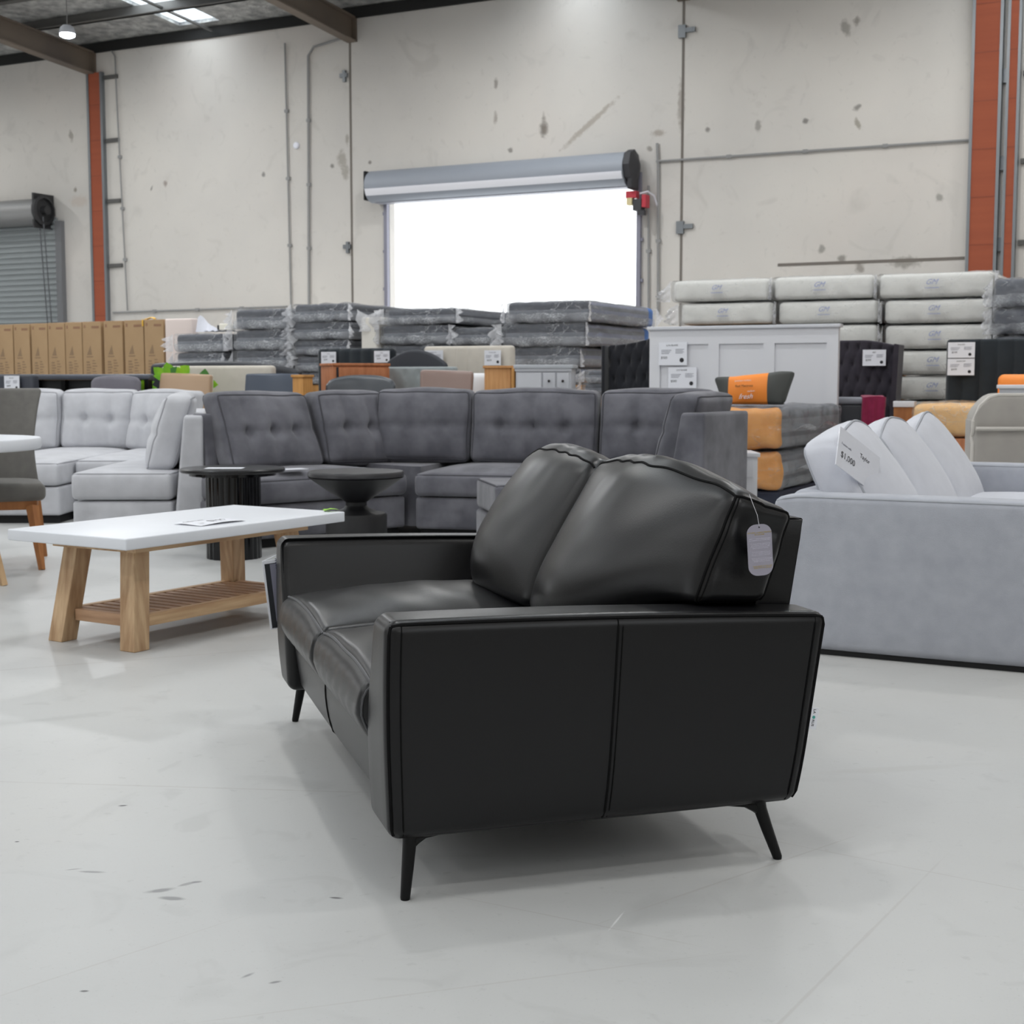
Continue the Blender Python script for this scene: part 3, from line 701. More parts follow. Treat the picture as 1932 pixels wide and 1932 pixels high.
# plant leaf at the corner
M_LEAF = mat('bright_leaf', (156, 208, 44), .4, var=(9, (110, 180, 36), .2), spec=.5)
M_LEAF2 = mat('deep_leaf', (70, 130, 60), .4)
def leaf_mesh(b, base, d, L, W, mi=0, droop=.3, side=None):
    """pointed lobed leaf from base along d"""
    d = V(d).normalized(); sx = d.cross(V((0, 0, 1))); sx = sx.normalized() if sx.length > .01 else V((1, 0, 0)); nrm = sx.cross(d)
    if side: sx = V(side).normalized()
    prof = [(0, .05), (.08, .5), (.2, .95), (.32, .75), (.42, 1), (.6, .7), (.72, .55), (.86, .25), (1, 0)]
    vs = []; 
    for tt, w in prof:
        c = V(base) + d * L * tt - V((0, 0, 1)) * droop * L * tt * tt
        vs += [c - sx * W * w / 2 + nrm * .1 * W * w, c, c + sx * W * w / 2 + nrm * .1 * W * w]
    fs = []
    for i in range(len(prof) - 1): fs += [(3 * i, 3 * i + 1, 3 * i + 4, 3 * i + 3), (3 * i + 1, 3 * i + 2, 3 * i + 5, 3 * i + 4)]
    b.add(vs, fs, mi)
q = Matrix.Rotation(TRZ, 4, 'Z') @ V((LX - .035, .05, 0)) + V((-1.444, 5.22, .462))
b = MB(); leaf_mesh(b, (-.035, 0, .0), (1, .15, .35), .075, .05, 0, .25); leaf_mesh(b, (-.03, .01, .0), (.4, 1, .3), .05, .04, 0, .2)
o = b.build('fallen_leaf', M_LEAF, loc=q, fix=False); tag(o, 'bright green artificial leaf at the far corner of the coffee table', 'leaf')

# ------------------------------------------------------------------ black side tables
SATIN = mat('black_lacquer', (9, 9, 11), .14, spec=.4); MATT = mat('matt_black', (22, 22, 24), .5, spec=.35, var=(8, (27, 27, 30), .3))
t = thing('side_table', 'round black side table with a fluted drum base, behind the coffee table', 'side table', (-1.655, 8.31, 0))
b = MB(); b.lathe([(.300, .512), (.307, .518), (.307, .530), (.300, .536)], 64); b.build('tabletop', mat('dark_tabletop', (24, 24, 26), .3), t)
b = MB(); b.lathe([(.255, .492), (.255, .5119)], 48); b.build('sub_top', SATIN, t)
nf = 22; b = MB(); b.lathe([(.158, 0), (.158, .4919)], nf * 6, sq=lambda q: 1 + .028 * abs(math.sin(q * nf / 2))); b.build('fluted_base', SATIN, t, ang=25)
leaflet(at(420, 877, 8.25) * 1.0, 0, .22, .13, 'thin white price card lying on the fluted black side table', [], 'price_card').location = (-1.69, 8.25, .5365)
t = thing('side_table', 'hourglass shaped matt black side table before the dark grey sectional', 'side table', (-.857, 7.7, 0))
b = MB(); b.lathe([(.255, .522), (.264, .530), (.264, .548), (.258, .556), (.0, .556)], 64); b.build('tabletop', mat('charcoal_top', (42, 42, 45), .36), t)
b = MB(); b.lathe([(.165, 0), (.168, .01), (.168, .315), (.160, .325), (.115, .333), (.072, .350), (.058, .366), (.058, .385), (.085, .404), (.170, .458), (.240, .508), (.262, .5219)], 64); b.build('pedestal', MATT, t)

# ------------------------------------------------------------------ sectionals
def fabric(name, c, o, sc=6, rough=.95, k=.25, bs=350):
    return mat(name, c, rough, spec=.15, sheen=.25, var=(sc, o, k), bump=(bs, .25, .003))
CHAR = fabric('charcoal_suede', (112, 112, 119), (86, 86, 93), 5, k=.14); CHAR_P = mat('charcoal_piping', (70, 70, 76), .9)
PALE = fabric('pale_grey_chenille', (198, 199, 204), (182, 183, 188), 7, k=.2); PALE_P = mat('pale_piping', (158, 159, 164), .9)
PLINTH_SHADE = mat('plinth_shade_black', (18, 18, 20), .8)  # near-black stands in for the shadow line beneath the sofas
def part_at(o, root, p, rz):
    o.location = V(p) - root.location; o.rotation_euler = (0, 0, rz - root.rotation_euler.z)
    if root.rotation_euler.z: o.location = Matrix.Rotation(-root.rotation_euler.z, 4, 'Z') @ (V(p) - root.location)
    return o
def seat_mod(root, p, rz, L, D, fab, pip, top=.48, front=.40, zb=.06, base=.27):
    """seat unit: front-left floor corner p, L along local X, D going back"""
    def fn(pp, u):
        q = V((pp.x + L / 2, pp.y + D / 2, pp.z + (base + front) / 2 + .02))
        q.z += (top - front - .03) * max(0, u.z) * (1 - abs(u.x) ** 3) * (1 - max(0, -u.y) ** 3); q.y += -.018 * max(0, -u.y) * (1 - u.z ** 2)
        return q
    hh = front - base
    m, Fm = cushion(L - .008, D, hh + .02, .03, (0, 0, 0), (10, 8, 4), fn)
    o = part_at(m.build('seat_cushion', fab, root, 60), root, p, rz)
    b = MB(); b.tube(edge_loop(Fm, L - .008, D, hh + .02, 2, 1), .006, 6, True); b.build('piping', pip, o)
    def fb(pp, u):
        q = V((pp.x + L / 2, pp.y + D / 2 + .015, pp.z + (base + zb) / 2))
        for i in range(max(2, int(L / .2))):
            xi = -L / 2 + L * (i + .5) / max(2, int(L / .2)); q.y += .016 * math.exp(-((pp.x - xi) / .02) ** 2 - (pp.z / .02) ** 2) * max(0, -u.y)
        return q
    m, _ = cushion(L - .01, D, base - zb, .02, (0, .006, 0), (24, 4, 8), fb)
    part_at(m.build('seat_base', fab, root, 60), root, p, rz)
    b = MB(); b.box((.03, .06, 0), (L - .03, D - .02, zb)); part_at(b.build('plinth_shade', PLINTH_SHADE, root), root, p, rz)  # dark block stands for the shadow under the seat
def back_cush(root, p, rz, L, T_, Hh, fab, pip, lean=12, zs=.47, tufts=3, flop=0, puffy=.045):
    """loose back cushion: front-bottom-left corner p, leaning back; buttons across the middle with creases running up"""
    la = math.tan(math.radians(lean)); n = tufts
    def fn(pp, u):
        q = V(pp)
        fr = max(0, -u.y)
        for i in range(n):
            xi = -L / 2 + L * (i + 1) / (n + 1); w = .05
            g = math.exp(-((pp.x - xi) / .035) ** 2 - (pp.z / .04) ** 2); c = math.exp(-((pp.x - xi) / .026) ** 2) * (.42 if pp.z > 0 else .30) * (1 - u.z ** 4)
            q.y += fr * (.045 * g + .04 * c)
        q.y += fr * .012 * math.exp(-(pp.z / .03) ** 2)
        q += .012 * noise.noise_vector(V((pp.x * 4 + p[0] * 3, pp.y * 4, pp.z * 4)))
        zz = (q.z + Hh / 2); q.y += zz * la
        q.z -= flop * (u.x) ** 2 * max(0, u.z)
        return V((q.x + L / 2, q.y + T_ / 2, zz + zs))
    m, Fm = cushion(L - .012, T_, Hh, .05, (.01, puffy, .02), (30, 6, 22), fn)
    o = part_at(m.build('back_cushion', fab, root, 60), root, p, rz)
    b = MB(); b.tube(edge_loop(Fm, L - .012, T_, Hh, 1, -1), .006, 6, True); b.tube(edge_loop(Fm, L - .012, T_, Hh, 1, 1), .006, 6, True); b.build('piping', pip, o)
def back_panel(root, p, rz, L, Tb, Tt, Hh, fab, zb=.06, tuft=True):
    """upholstered back frame: inner-bottom corner p, thicker at the foot (Tb) than at the top (Tt), outer face vertical"""
    def fn(pp, u):
        z = pp.z + Hh / 2; t = (z / Hh); th = lerp(Tb, Tt, t); y = Tb - th * (1 - (pp.y / Tb + .5))
        if tuft:
            for zi in (.35, .62):
                for i in range(5):
                    xi = -L / 2 + L * (i + .5) / 5; y -= .010 * math.exp(-((pp.x - xi) / .018) ** 2 - ((z - zi * Hh) / .018) ** 2) * max(0, u.y)
                y -= .004 * math.exp(-((z - zi * Hh) / .008) ** 2) * max(0, u.y)
        return V((pp.x + L / 2, y, z + zb))
    m, _ = cushion(L, Tb, Hh - zb, .025, (0, 0, 0), (26, 4, 26), fn)
    part_at(m.build('back_frame', fab, root, 60), root, p, rz)
# dark grey sectional
dk = thing('sectional_sofa', 'dark grey suede corner sectional sofa with tufted back cushions', 'sofa', (-.4, 9.6, 0))
RA = math.atan2(-.22, .975); RB = math.atan2(.67, .74); RC = math.atan2(-.87, -.49)
def off(p, rz, x, y): return (p[0] + math.cos(rz) * x - math.sin(rz) * y, p[1] + math.sin(rz) * x + math.cos(rz) * y, 0)
A0 = (-.655, 9.36); B0 = (-1.62, 8.66)
seat_mod(dk, (*A0, 0), RA, 1.02, .72, CHAR, CHAR_P); seat_mod(dk, off(A0, RA, 1.02, 0), RA, 1.0, .72, CHAR, CHAR_P)
seat_mod(dk, (*B0, 0), RB, 1.23, .62, CHAR, CHAR_P)
b = MB(); b.prism([(-.69, 9.56), (-.62, 9.53), (-.46, 10.1), (-.6, 10.35), (-1.0, 10.3), (-1.10, 9.98)], .06, .468, 'z')
part_at(b.build('corner_seat', CHAR, dk), dk, (0, 0, 0), 0)
BB = (-1.90, 9.06)
back_cush(dk, off(BB, RB, .12, 0), RB, .73, .22, .50, CHAR, CHAR_P, 24, .465, 3); back_cush(dk, off(BB, RB, .87, .0), RB, .60, .22, .50, CHAR, CHAR_P, 16, .47, 2)
AC = (-.985, 9.98)
back_cush(dk, (*AC, 0), RA + .03, .70, .22, .50, CHAR, CHAR_P, 7, .485, 0, puffy=.05); back_cush(dk, off(AC, RA, .70, 0), RA, .90, .22, .50, CHAR, CHAR_P, 9, .48, 3); back_cush(dk, off(AC, RA, 1.61, -.0), RA, .80, .22, .50, CHAR, CHAR_P, 9, .485, 2)
back_panel(dk, off(BB, RB, .05, .16), RB, 1.38, .26, .14, .80, CHAR); back_panel(dk, off(AC, RA, .25, .14), RA, 2.2, .26, .14, .78, CHAR)
CN = (1.185, 8.68)
CI = (CN[0] - .87 * .30, CN[1] + .49 * .30)         # inner line of the return's back
FARC = (CI[0] + .49 * .80, CI[1] + .87 * .80, 0)
back_panel(dk, FARC, RC, .80, .30, .15, .82, CHAR)
back_cush(dk, (FARC[0] - .87 * .12 - .49 * .02, FARC[1] + .49 * .12 - .87 * .02, 0), RC, .66, .21, .49, CHAR, CHAR_P, 15, .475, 2)
seat_mod(dk, (FARC[0] - .87 * .60, FARC[1] + .49 * .60, 0), RC, .78, .60, CHAR, CHAR_P)
t = thing('ottoman', 'dark grey suede ottoman mostly hidden behind the black sofa back', 'ottoman', (-.10, 7.95, 0), .2)
seat_mod(t, (-.10, 7.95, 0), .2, .70, .62, CHAR, CHAR_P, .455, .43)
leaflet(at(548, 882, 8.95), .6, .2, .12, 'white price sheet lying on the left seat of the dark grey sectional', [], 'price_sheet').location.z = .487
# pale grey sectional
pl_ = thing('sectional_sofa', 'pale grey chenille corner sectional sofa at left with tufted cushions', 'sofa', (-3.0, 10.5, 0))
RR = math.atan2(.97, -.20)      # return wing runs away from the camera
E0 = (-2.905, 9.22)
seat_mod(pl_, (*E0, 0), 0.02, .665, 2.2, PALE, PALE_P, .465, .415, .05, .255)
RL = math.atan2(-.97, .20)      # facing left, local X towards the camera
def retp(d): return (-2.47 - .20 * d, 9.40 + .97 * d, 0)
back_panel(pl_, (-2.235 - .2 * 2.5, 9.24 + .97 * 2.5, 0), RL, 2.5, .20, .12, .79, PALE)
back_cush(pl_, retp(.80), RL, .78, .20, .50, PALE, PALE_P, 16, .445, 2); back_cush(pl_, (-3.36, 12.12, 0), -.52, .70, .20, .50, PALE, PALE_P, 12, .46, 2)
back_cush(pl_, (-3.93, 12.2, 0), -.03, .66, .22, .50, PALE, PALE_P, 7, .465, 2); back_cush(pl_, (-4.60, 12.22, 0), -.03, .66, .22, .50, PALE, PALE_P, 7, .465, 2)
back_panel(pl_, (-4.7, 12.33, 0), -.03, 1.9, .24, .14, .78, PALE)
seat_mod(pl_, (-4.1, 10.28, 0), 0, .78, 2.2, PALE, PALE_P, .475, .42); seat_mod(pl_, (-3.31, 10.62, 0), 0, .46, 1.7, PALE, PALE_P, .475, .42)

# ------------------------------------------------------------------ white round table and grey dining chair
OAK = wood('honey_timber', (170, 112, 62), (146, 92, 48), (10, 10, 1.5)); PALE_OAK = wood('pale_timber', (196, 164, 126), (170, 136, 98), (10, 10, 1.5))
t = thing('dining_table', 'white round dining table top at the left edge', 'table', (-3.08, 7.3, 0))
b = MB(); b.lathe([(.585, .690), (.600, .696), (.603, .705), (.603, .742), (.597, .75)], 72); b.build('tabletop', WHITE_TOP, t)
for k in range(4):
    a = math.radians(-17 + 90 * k); c, s = math.cos(a), math.sin(a)
    b = MB(); b.tube([(c * .49, s * .49, 0), (c * .30, s * .30, .69)], [.020, .034], 4); b.build('leg', PALE_OAK, t, ang=20)
GREYF = fabric('mid_grey_fabric', (112, 110, 106), (102, 100, 97), 20, bs=500)
t = thing('dining_chair', 'grey upholstered dining chair with honey timber legs behind the round table', 'chair', (-2.99, 8.05, 0), .30)
def fn(p, u):
    z = p.z + .30; w = .235 + .05 * abs((z - .26) / .34) ** 1.6 * (1 if z > .26 else .9)
    x = p.x / .25 * w; y = p.y - .16 * (p.x / .25) ** 2 * (1 - .45 * z / .6) + .16 * z
    return V((x, y + .22, z + .405))
m, _ = cushion(.50, .055, .60, .022, (0, 0, 0), (18, 3, 14), fn); m.build('backrest', GREYF, t, 60)
def fn(p, u): return V((p.x * (1 - .08 * u.y), p.y - .02, p.z + .425))
m, _ = cushion(.56, .50, .10, .035, (0, 0, .015), (8, 8, 3), fn); m.build('seat', GREYF, t, 60)
b = MB(); b.box((-.25, -.24, .325), (.25, .20, .378), .006); b.build('seat_frame', OAK, t)
for x, y in ((-1, -1), (1, -1), (-1, 1), (1, 1)):
    b = MB(); b.tube([(x * .27, -.39 if y < 0 else .25, 0), (x * .225, -.25 if y < 0 else .17, .345)], [.018, .036], 4); b.build('leg', OAK, t, ang=20)
b = MB(); b.lathe([(.022, 0), (.022, .002)], 16, T=Matrix.Translation((.02, .278, .972)) @ Matrix.Rotation(math.radians(100), 4, 'X')); b.build('sticker', mat('orange_sticker', (240, 130, 70), .5), t)

# ------------------------------------------------------------------ pale grey sofa at right
LINEN = fabric('grey_linen', (176, 179, 187), (160, 163, 172), 14, k=.3, bs=420); LINEN_P = mat('linen_piping', (168, 171, 178), .9)
LINEN_L = fabric('grey_linen_cushion', (204, 206, 214), (196, 198, 206), 14, k=.3, bs=420)
rs = thing('fabric_sofa', 'light grey linen three seater sofa cut by the right edge', 'sofa', (1.01, 5.41, 0), ROOM - .025)
AL, AT, AH = 1.02, .17, .625
def armfn(yc):
    def fn(p, u):
        q = V((p.x + AL / 2, p.y + yc, p.z + AH / 2 + .006))
        q.z += .03 * max(0, -u.x - .8) * -2.5 * max(0, u.z); return q
    return fn
for yc in (AT / 2, 2.45):
    m, Fm = cushion(AL, AT, AH - .03, .03, (.004, .008, .006), (12, 4, 10), armfn(yc)); o = m.build('arm', LINEN, rs, 60)
    b = MB(); hx, hz = AL / 2, (AH - .03) / 2
    for s in (-1, 1): b.tube([Fm((lerp(-hx, hx, i / 24), s * AT / 2, hz)) for i in range(25)], .006, 6)
    b.build('piping', LINEN_P, o)
m, _ = cushion(.24, 2.2, .60, .05, (0, 0, .01), (3, 8, 6), lambda p, u: V((p.x + .13, p.y + 1.265, p.z + .32))); m.build('back_frame', LINEN, rs, 60)
b = MB(); b.box((.08, AT, .03), (AL - .04, 2.37, .30), .02); b.build('seat_base', LINEN, rs)
b = MB(); b.box((.05, .02, .0), (AL - .05, 2.5, .04)); b.build('plinth_shade', PLINTH_SHADE, rs)  # black block paints the shadow line below the fabric
for i in range(3):
    L = .725
    m, Fm = cushion(.80, L - .01, .17, .04, (0, .004, .03), (8, 8, 4), lambda p, u, i=i: V((p.x + .66, p.y + AT + .73 * (i + .5), p.z + .385))); o = m.build('seat_cushion', LINEN_L, rs, 60)
    b = MB(); b.tube(edge_loop(Fm, .80, L - .01, .17, 2, 1), .005, 6, True); b.build('piping', LINEN_P, o)
    def fn(p, u, i=i):
        q = V(p); q += .016 * noise.noise_vector(V((p.x * 4 + i * 7, p.y * 4, p.z * 4)))
        zt = (u.z + 1) / 2; q.x = -.125 + (q.x + .125) * (1.0 - .42 * zt)          # thinner at the top
        q.x += .075 * max(0, u.x) * (1 - abs(u.y) ** 2.2) * (1 - u.z ** 2 * .8); q.z += .085 * max(0, u.z) * (1 - u.y ** 2) * (.6 + .4 * u.x)
        z = q.z + .21
        return V((q.x + .315 - z * .36, q.y + AT + .02 + .73 * (i + .5), z + .40 - .03 * max(0, -u.x) * max(0, u.z)))
    m, Fm = cushion(.25, .70, .41, .045, (0, .012, 0), (5, 20, 14), fn); o = m.build('back_cushion', LINEN_L if True else LINEN, rs, 60)
    b = MB()
    for s in (-1, 1): b.tube(edge_loop(Fm, .25, .70, .41, 0, s), .006, 6, True)
    b.build('piping', LINEN_P, o)
# ------------------------------------------------------------------ displays behind
class Span:
    """a vertical face standing on the floor: left end seen at px0 (Y0 away), running along the room grid (or rz) to px1"""
    def __init__(s, px0, Y0, px1, rz=ROOM, off=0):
        s.rz = rz; s.c = V((math.cos(rz), math.sin(rz), 0)); s.n = V((math.sin(rz), -math.cos(rz), 0))
        s.p = at(px0, YH, Y0); s.p.z = 0; s.L = s.u(px1, YH)[0]
    def u(s, px, py, off=0):
        d = at(px, py, 1) - V((0, 0, H)); k = (s.p + s.n * off - V((0, 0, H))).dot(s.n) / d.dot(s.n)
        q = V((0, 0, H)) + d * k; return (q - s.p).dot(s.c), q.z, q
    def z(s, px, py): return s.u(px, py)[1]

def sign(sp, box, off, label, lines=(), badge=True, cat='sign', name='price_sign', group='price signs on the displays', two=False):
    x0, y0, x1, y1 = box; a = sp.u(x0, y0, off); c = sp.u(x1, y1, off)
    w, h = c[0] - a[0], a[1] - c[1]; q = sp.p + sp.c * ((a[0] + c[0]) / 2) + sp.n * off
    t = thing(name, label, cat, (q.x, q.y, (a[1] + c[1]) / 2), sp.rz, group)
    b = MB(); b.box((-w / 2, -.003, -h / 2), (w / 2, .003, h / 2)); b.build('board', WHITE_PRINT, t)
    for s_, sz, x, z in lines: text(s_, sz * h, INK if sz > .09 else GREY_INK, t, TX(x * w, -.0036, z * h), 'CENTER', depth=.0003)
    b = MB()
    for i in range(3): b.box((-.40 * w, -.0038, (.14 - .07 * i) * h), ((-.05 - .04 * i) * w, -.0032, (.165 - .07 * i) * h))
    for i in range(4): b.box((.10 * w, -.0038, (.18 - .055 * i) * h), ((.40 - .05 * (i % 2)) * w, -.0032, (.20 - .055 * i) * h))
    b.build('small_print', GREY_INK, t)
    if badge:
        b = MB(); b.lathe([(.10 * h, -.0005), (.10 * h, .0005)], 20, T=Matrix.Translation((.32 * w, -.0036, -.28 * h)) @ Matrix.Rotation(PI / 2, 4, 'X')); b.build('badge', INK, t)
    return t
def block(name, label, cat, sp, ztop, depth, m, zbot=0, r=.01, group=None, fn=None, n=(10, 4, 10), k=3):
    """one upholstered or boarded block standing behind the face `sp`"""
    t = thing(name, label, cat, sp.p, sp.rz, group); L = sp.L; hh = ztop - zbot
    mm, Fm = cushion(L, depth, hh, r, (0, 0, 0), n, (lambda p, u: (fn(V((p.x + L / 2, p.y + depth / 2, p.z + hh / 2 + zbot)), u, L, ztop) if fn else V((p.x + L / 2, p.y + depth / 2, p.z + hh / 2 + zbot)))), k)
    return t, mm, Fm
def channels(nch, d=.02):
    def fn(q, u, L, zt):
        x = q.x / L * nch; g = abs(math.sin(math.pi * x)); q.y += d * (1 - g ** .6) * max(0, -u.y); return q
    return fn
def tufted(nx, pitch, d=.03, top=None, lean=0):
    def fn(q, u, L, zt):
        if u.y < -.5:
            best = 0
            z0 = q.z; px = L / nx
            for row in range(-1, 2):
                r0 = round(z0 / pitch) + row
                x0 = (round(q.x / px - .5 * (r0 % 2)) + .5 * (r0 % 2)) * px
                dd = math.hypot((q.x - x0) / px, (z0 - r0 * pitch) / pitch / 1.0); best = max(best, math.exp(-(dd / .20) ** 2))
                # pleats on the diagonals
            a = (q.x / px + z0 / (2 * pitch)) % 1; c = (q.x / px - z0 / (2 * pitch)) % 1
            pl = max(math.exp(-(min(a, 1 - a) / .06) ** 2), math.exp(-(min(c, 1 - c) / .06) ** 2))
            q.y += d * best + d * .3 * pl
        if top: q.z += top(q.x / L) * max(0, u.z)
        q.y += lean * q.z
        return q
    return fn
BLACKV = fabric('black_velvet', (42, 43, 48), (34, 35, 40), 9, bs=300); BLACKL = mat('black_vinyl', (40, 42, 48), .45, spec=.4)
DKGREEN = fabric('charcoal_green_fabric', (47, 53, 58), (41, 46, 51), 9); CREAM = fabric('cream_fabric', (206, 200, 190), (198, 192, 182), 12); SAGE = fabric('sage_grey_fabric', (150, 158, 160), (142, 150, 152), 12)
WHITE_P = mat('white_paint', (214, 215, 220), .4); GREY_P = mat('pale_grey_paint', (186, 188, 194), .4)
TIMB = wood('red_timber', (188, 122, 82), (166, 102, 64), (12, 12, 1.6)); OAKB = wood('natural_oak', (200, 150, 98), (180, 128, 76), (12, 12, 1.4)); PINE = wood('golden_pine', (206, 152, 86), (186, 132, 70), (12, 12, 1.4))
KNOB = mat('dark_knob', (50, 48, 46), .4, metal=.5)

# cartons
CARD = mat('brown_cardboard', (172, 145, 112), .8, spec=.2, var=(3, (162, 134, 102), .3)); PRNT = mat('carton_print', (140, 116, 90), .8); PRNT2 = mat('carton_mark', (146, 112, 88), .8); TAPE = mat('carton_tape', (150, 122, 88), .4)
pc = Span(155, 18.0, 200)
ROW = Span(330, 17.05, 424)
def rowY(px): return ROW.u(px, YH)[2].y
edges = [(-5, 27), (28.5, 58.5), (61.5, 92), (93, 124.5), (125.5, 157), (158, 193), (198, 233.5), (237, 273), (274.5, 311)]
ORD = ['first', 'second', 'third', 'fourth', 'fifth', 'sixth', 'seventh', 'eighth', 'ninth']
for i, (e0, e1) in enumerate(edges):
    a = pc.u(e0, YH)[0]; c = pc.u(e1, YH)[0]; q = pc.p + pc.c * a; wd = c - a - .004; zt = pc.u(e0, 612.5 - .034 * e0)[1]
    t = thing('carton', '%s tall brown carton from the left edge in the standing row' % ORD[i], 'carton', q, ROOM, 'tall cartons standing in a row')
    b = MB(); b.box((0, 0, 0), (wd, .60, zt), .006); b.build('box', CARD, t)
    b = MB(); b.box((wd * .45, 0, zt - .0005), (wd * .55, .60, zt + .001)); b.build('tape', TAPE, t)
    b = MB(); y0 = -.0012
    b.prism([(wd * .22, zt - .42), (wd * .42, zt - .30), (wd * .50, zt - .42)], y0, -.0002); b.box((wd * .2, y0, zt - .45), (wd * .55, -.0002, zt - .435))
    for j in range(8): b.box((wd * .18, y0, zt - .52 - j * .034), (wd * (.36 + .04 * (j % 3)), -.0002, zt - .50 - j * .034))
    for j in range(10): b.box((wd * .50, y0, zt - .50 - j * .034), (wd * (.66 + .05 * ((j * 7) % 3)), -.0002, zt - .485 - j * .034))
    b.box((wd * .5, y0, zt - .085), (wd * .9, -.0002, zt - .055), mi=1); b.box((wd * .08, y0, zt - .08), (wd * .18, -.0002, zt - .04), mi=1); b.box((wd * .3, y0, .70), (wd * .4, -.0002, .735), mi=1); b.box((wd * .7, y0, .69), (wd * .82, -.0002, .73), mi=1); b.build('printing', [PRNT, PRNT2], t)
q = pc.p + pc.c * pc.u(272, YH)[0]; zt = pc.z(272, 603.5)
b = MB(); b.grid(lambda u, v: ((u - .05) * .17, .03 + v * .05, zt + .006 + .035 * u * math.sin(u * 3.2) + .012 * math.sin(v * 3)), 12, 3); b.grid(lambda u, v: (-.01 + v * .02, -.003 - .004 * math.sin(u * 3), zt + .006 - .085 * u), 8, 2)
o = b.build('packing_strap', mat('yellow_strap', (236, 186, 62), .4), loc=(q.x, q.y, 0), rz=ROOM, fix=False); m_ = o.modifiers.new('s', 'SOLIDIFY'); m_.thickness = .004
tag(o, 'crumpled yellow packing strap lying on the rightmost cartons', 'strap')

# platforms under the stacks
def platform(sp, d, z, label):
    t = thing('platform', label, 'platform', sp.p, sp.rz); b = MB(); b.box((0, .03, z - .12), (sp.L, d, z), .005); b.build('deck', PINE, t)
    for x in (0.04, sp.L - .14):
        for y in (.06, d - .16):
            b = MB(); b.box((x, y, 0), (x + .1, y + .1, z - .121)); b.build('leg', PINE, t)

# wrapped mattresses
G_DK = fabric('mattress_charcoal', (74, 77, 85), (66, 69, 77), 14); G_MD = fabric('mattress_grey_band', (124, 128, 136), (112, 116, 124), 14); G_LT = fabric('mattress_side_blue', (142, 148, 168), (126, 132, 154), 10); BLUE = mat('blue_mattress_end', (48, 120, 205), .7)
FILM = film('clear_film', milk=.10, crease=.45, width=.02); FILM_B = film('gathered_film', milk=.34, crease=.7, scale=11); FILM_L = film('light_film', (250, 250, 252), .05, .25, scale=4, width=.012); FILM_H = film('bunched_film', (250, 251, 255), .55, .5, scale=12)
MW = fabric('white_mattress', (228, 228, 224), (220, 220, 216), 10); LOGO = mat('blue_logo', (146, 156, 198), .6)
def mattress(sp, a, c, z0, z1, label, group, mats, bands, D=1.9, flare=(0, 1), seed=0, backend=None, side=None, logo=False, wrap=FILM, sh=0, crumple=.016, name='mattress'):
    """wrapped mattress: front end from a to c along the face, z0..z1, D deep; bands = [(upper limit 0..1, material index)]"""
    L = c - a; hh = z1 - z0 - .006; q = sp.p + sp.c * a - sp.n * sh
    t = thing(name, label, 'mattress', (q.x, q.y, z0 + .003), sp.rz, group)
    mm, Fm = cushion(L - .03, D - .03, hh - .012, min(.045, hh * .3), (.006, .01, .005), (10, 14, 6), lambda p, u: V((p.x + L / 2, p.y + D / 2, p.z + hh / 2)))
    mm.m = []
    for f in mm.f:
        cz = sum(mm.v[i][2] for i in f) / len(f) / hh; cy = sum(mm.v[i][1] for i in f) / len(f); cx = sum(mm.v[i][0] for i in f) / len(f)
        k = next((j for lim, j in bands if cz <= lim), bands[-1][1])
        if side is not None and cx > L - .03 and cy > .05: k = side if int(cz * 5) % 2 == 0 else bands[0][1]
        if backend is not None and cy > D - .17: k = backend
        if side == 'front' : k = bands[0][1]
        mm.m.append(k)
    mm.build('mattress_body', mats, t, 60)
    def fw(p, u):
        q = V((p.x + L / 2, p.y + D / 2, p.z + hh / 2)); s = V((q.x + seed * 3.1, q.y, z0 + q.z))
        q += crumple * noise.noise_vector(s * 6) + crumple * .7 * noise.noise_vector(s * 15)
        q.y += .022 * math.sin(q.x * 22 + 9 * q.z + seed) * max(0, -u.y) * max(0, -u.z + .2) - .02 * max(0, -u.y)
        q.z = max(-.004, min(hh + .012, q.z)); return q
    w_, _ = cushion(L + .004, D + .01, hh, min(.04, hh * .3), (0, .01, 0), (26, 10, 8), fw)
    w_.m = [1 if wrap is FILM and sum(w_.v[i][2] for i in f) / len(f) < hh * .42 else 0 for f in w_.f]
    w_.build('plastic_wrap', [wrap, FILM_B], t, 80, fix=True)
    b = MB()
    for k, sd in enumerate((-1, 1)):
        if flare[k]:
            x0 = 0 if sd < 0 else L; Lf = flare[k] * .16; yb = -.02
            def g(u, v):
                ph = seed + sd * 2 + v * 9
                zz = hh * (v + (v - .5) * .5 * u * math.sin(seed + 2.3) - u * .25); ex = Lf * u * (.55 + .45 * abs(math.sin(ph)))
                return (x0 + sd * ex * (1 - .5 * abs(v - .55)), yb + .05 * math.sin(ph * 1.7 + u * 4) * u - .03 * u, max(.003, min(hh + .03, zz)))
            b = MB(); b.grid(g, 8, 12); b.build('film_flap', FILM_H, t, 80, fix=False)
    if backend is not None:
        b = MB(); b.grid(lambda u, v: (L + .01 + .02 * u, D - .01 + .24 * u * (1 - .9 * abs(v - .45)), hh * (.5 + (v - .5) * (1 - .8 * u))), 6, 8); b.build('film_flap', FILM_H, t, 80, fix=False)
    if logo:
        o = text('GM', hh * .30, LOGO, t, TX(L * .47, -.034, hh * .52), 'CENTER', 'logo', .5, depth=.0004)
        b = MB(); b.box((L * .42, -.034, hh * .37), (L * .54, -.033, hh * .395)); b.build('logo_line', LOGO, t)
    return t
GM_ = [G_DK, G_MD, G_LT, BLUE]
GB = [(.22, 1), (.60, 1), (1.0, 0)]
GG = 'grey mattresses wrapped in film'
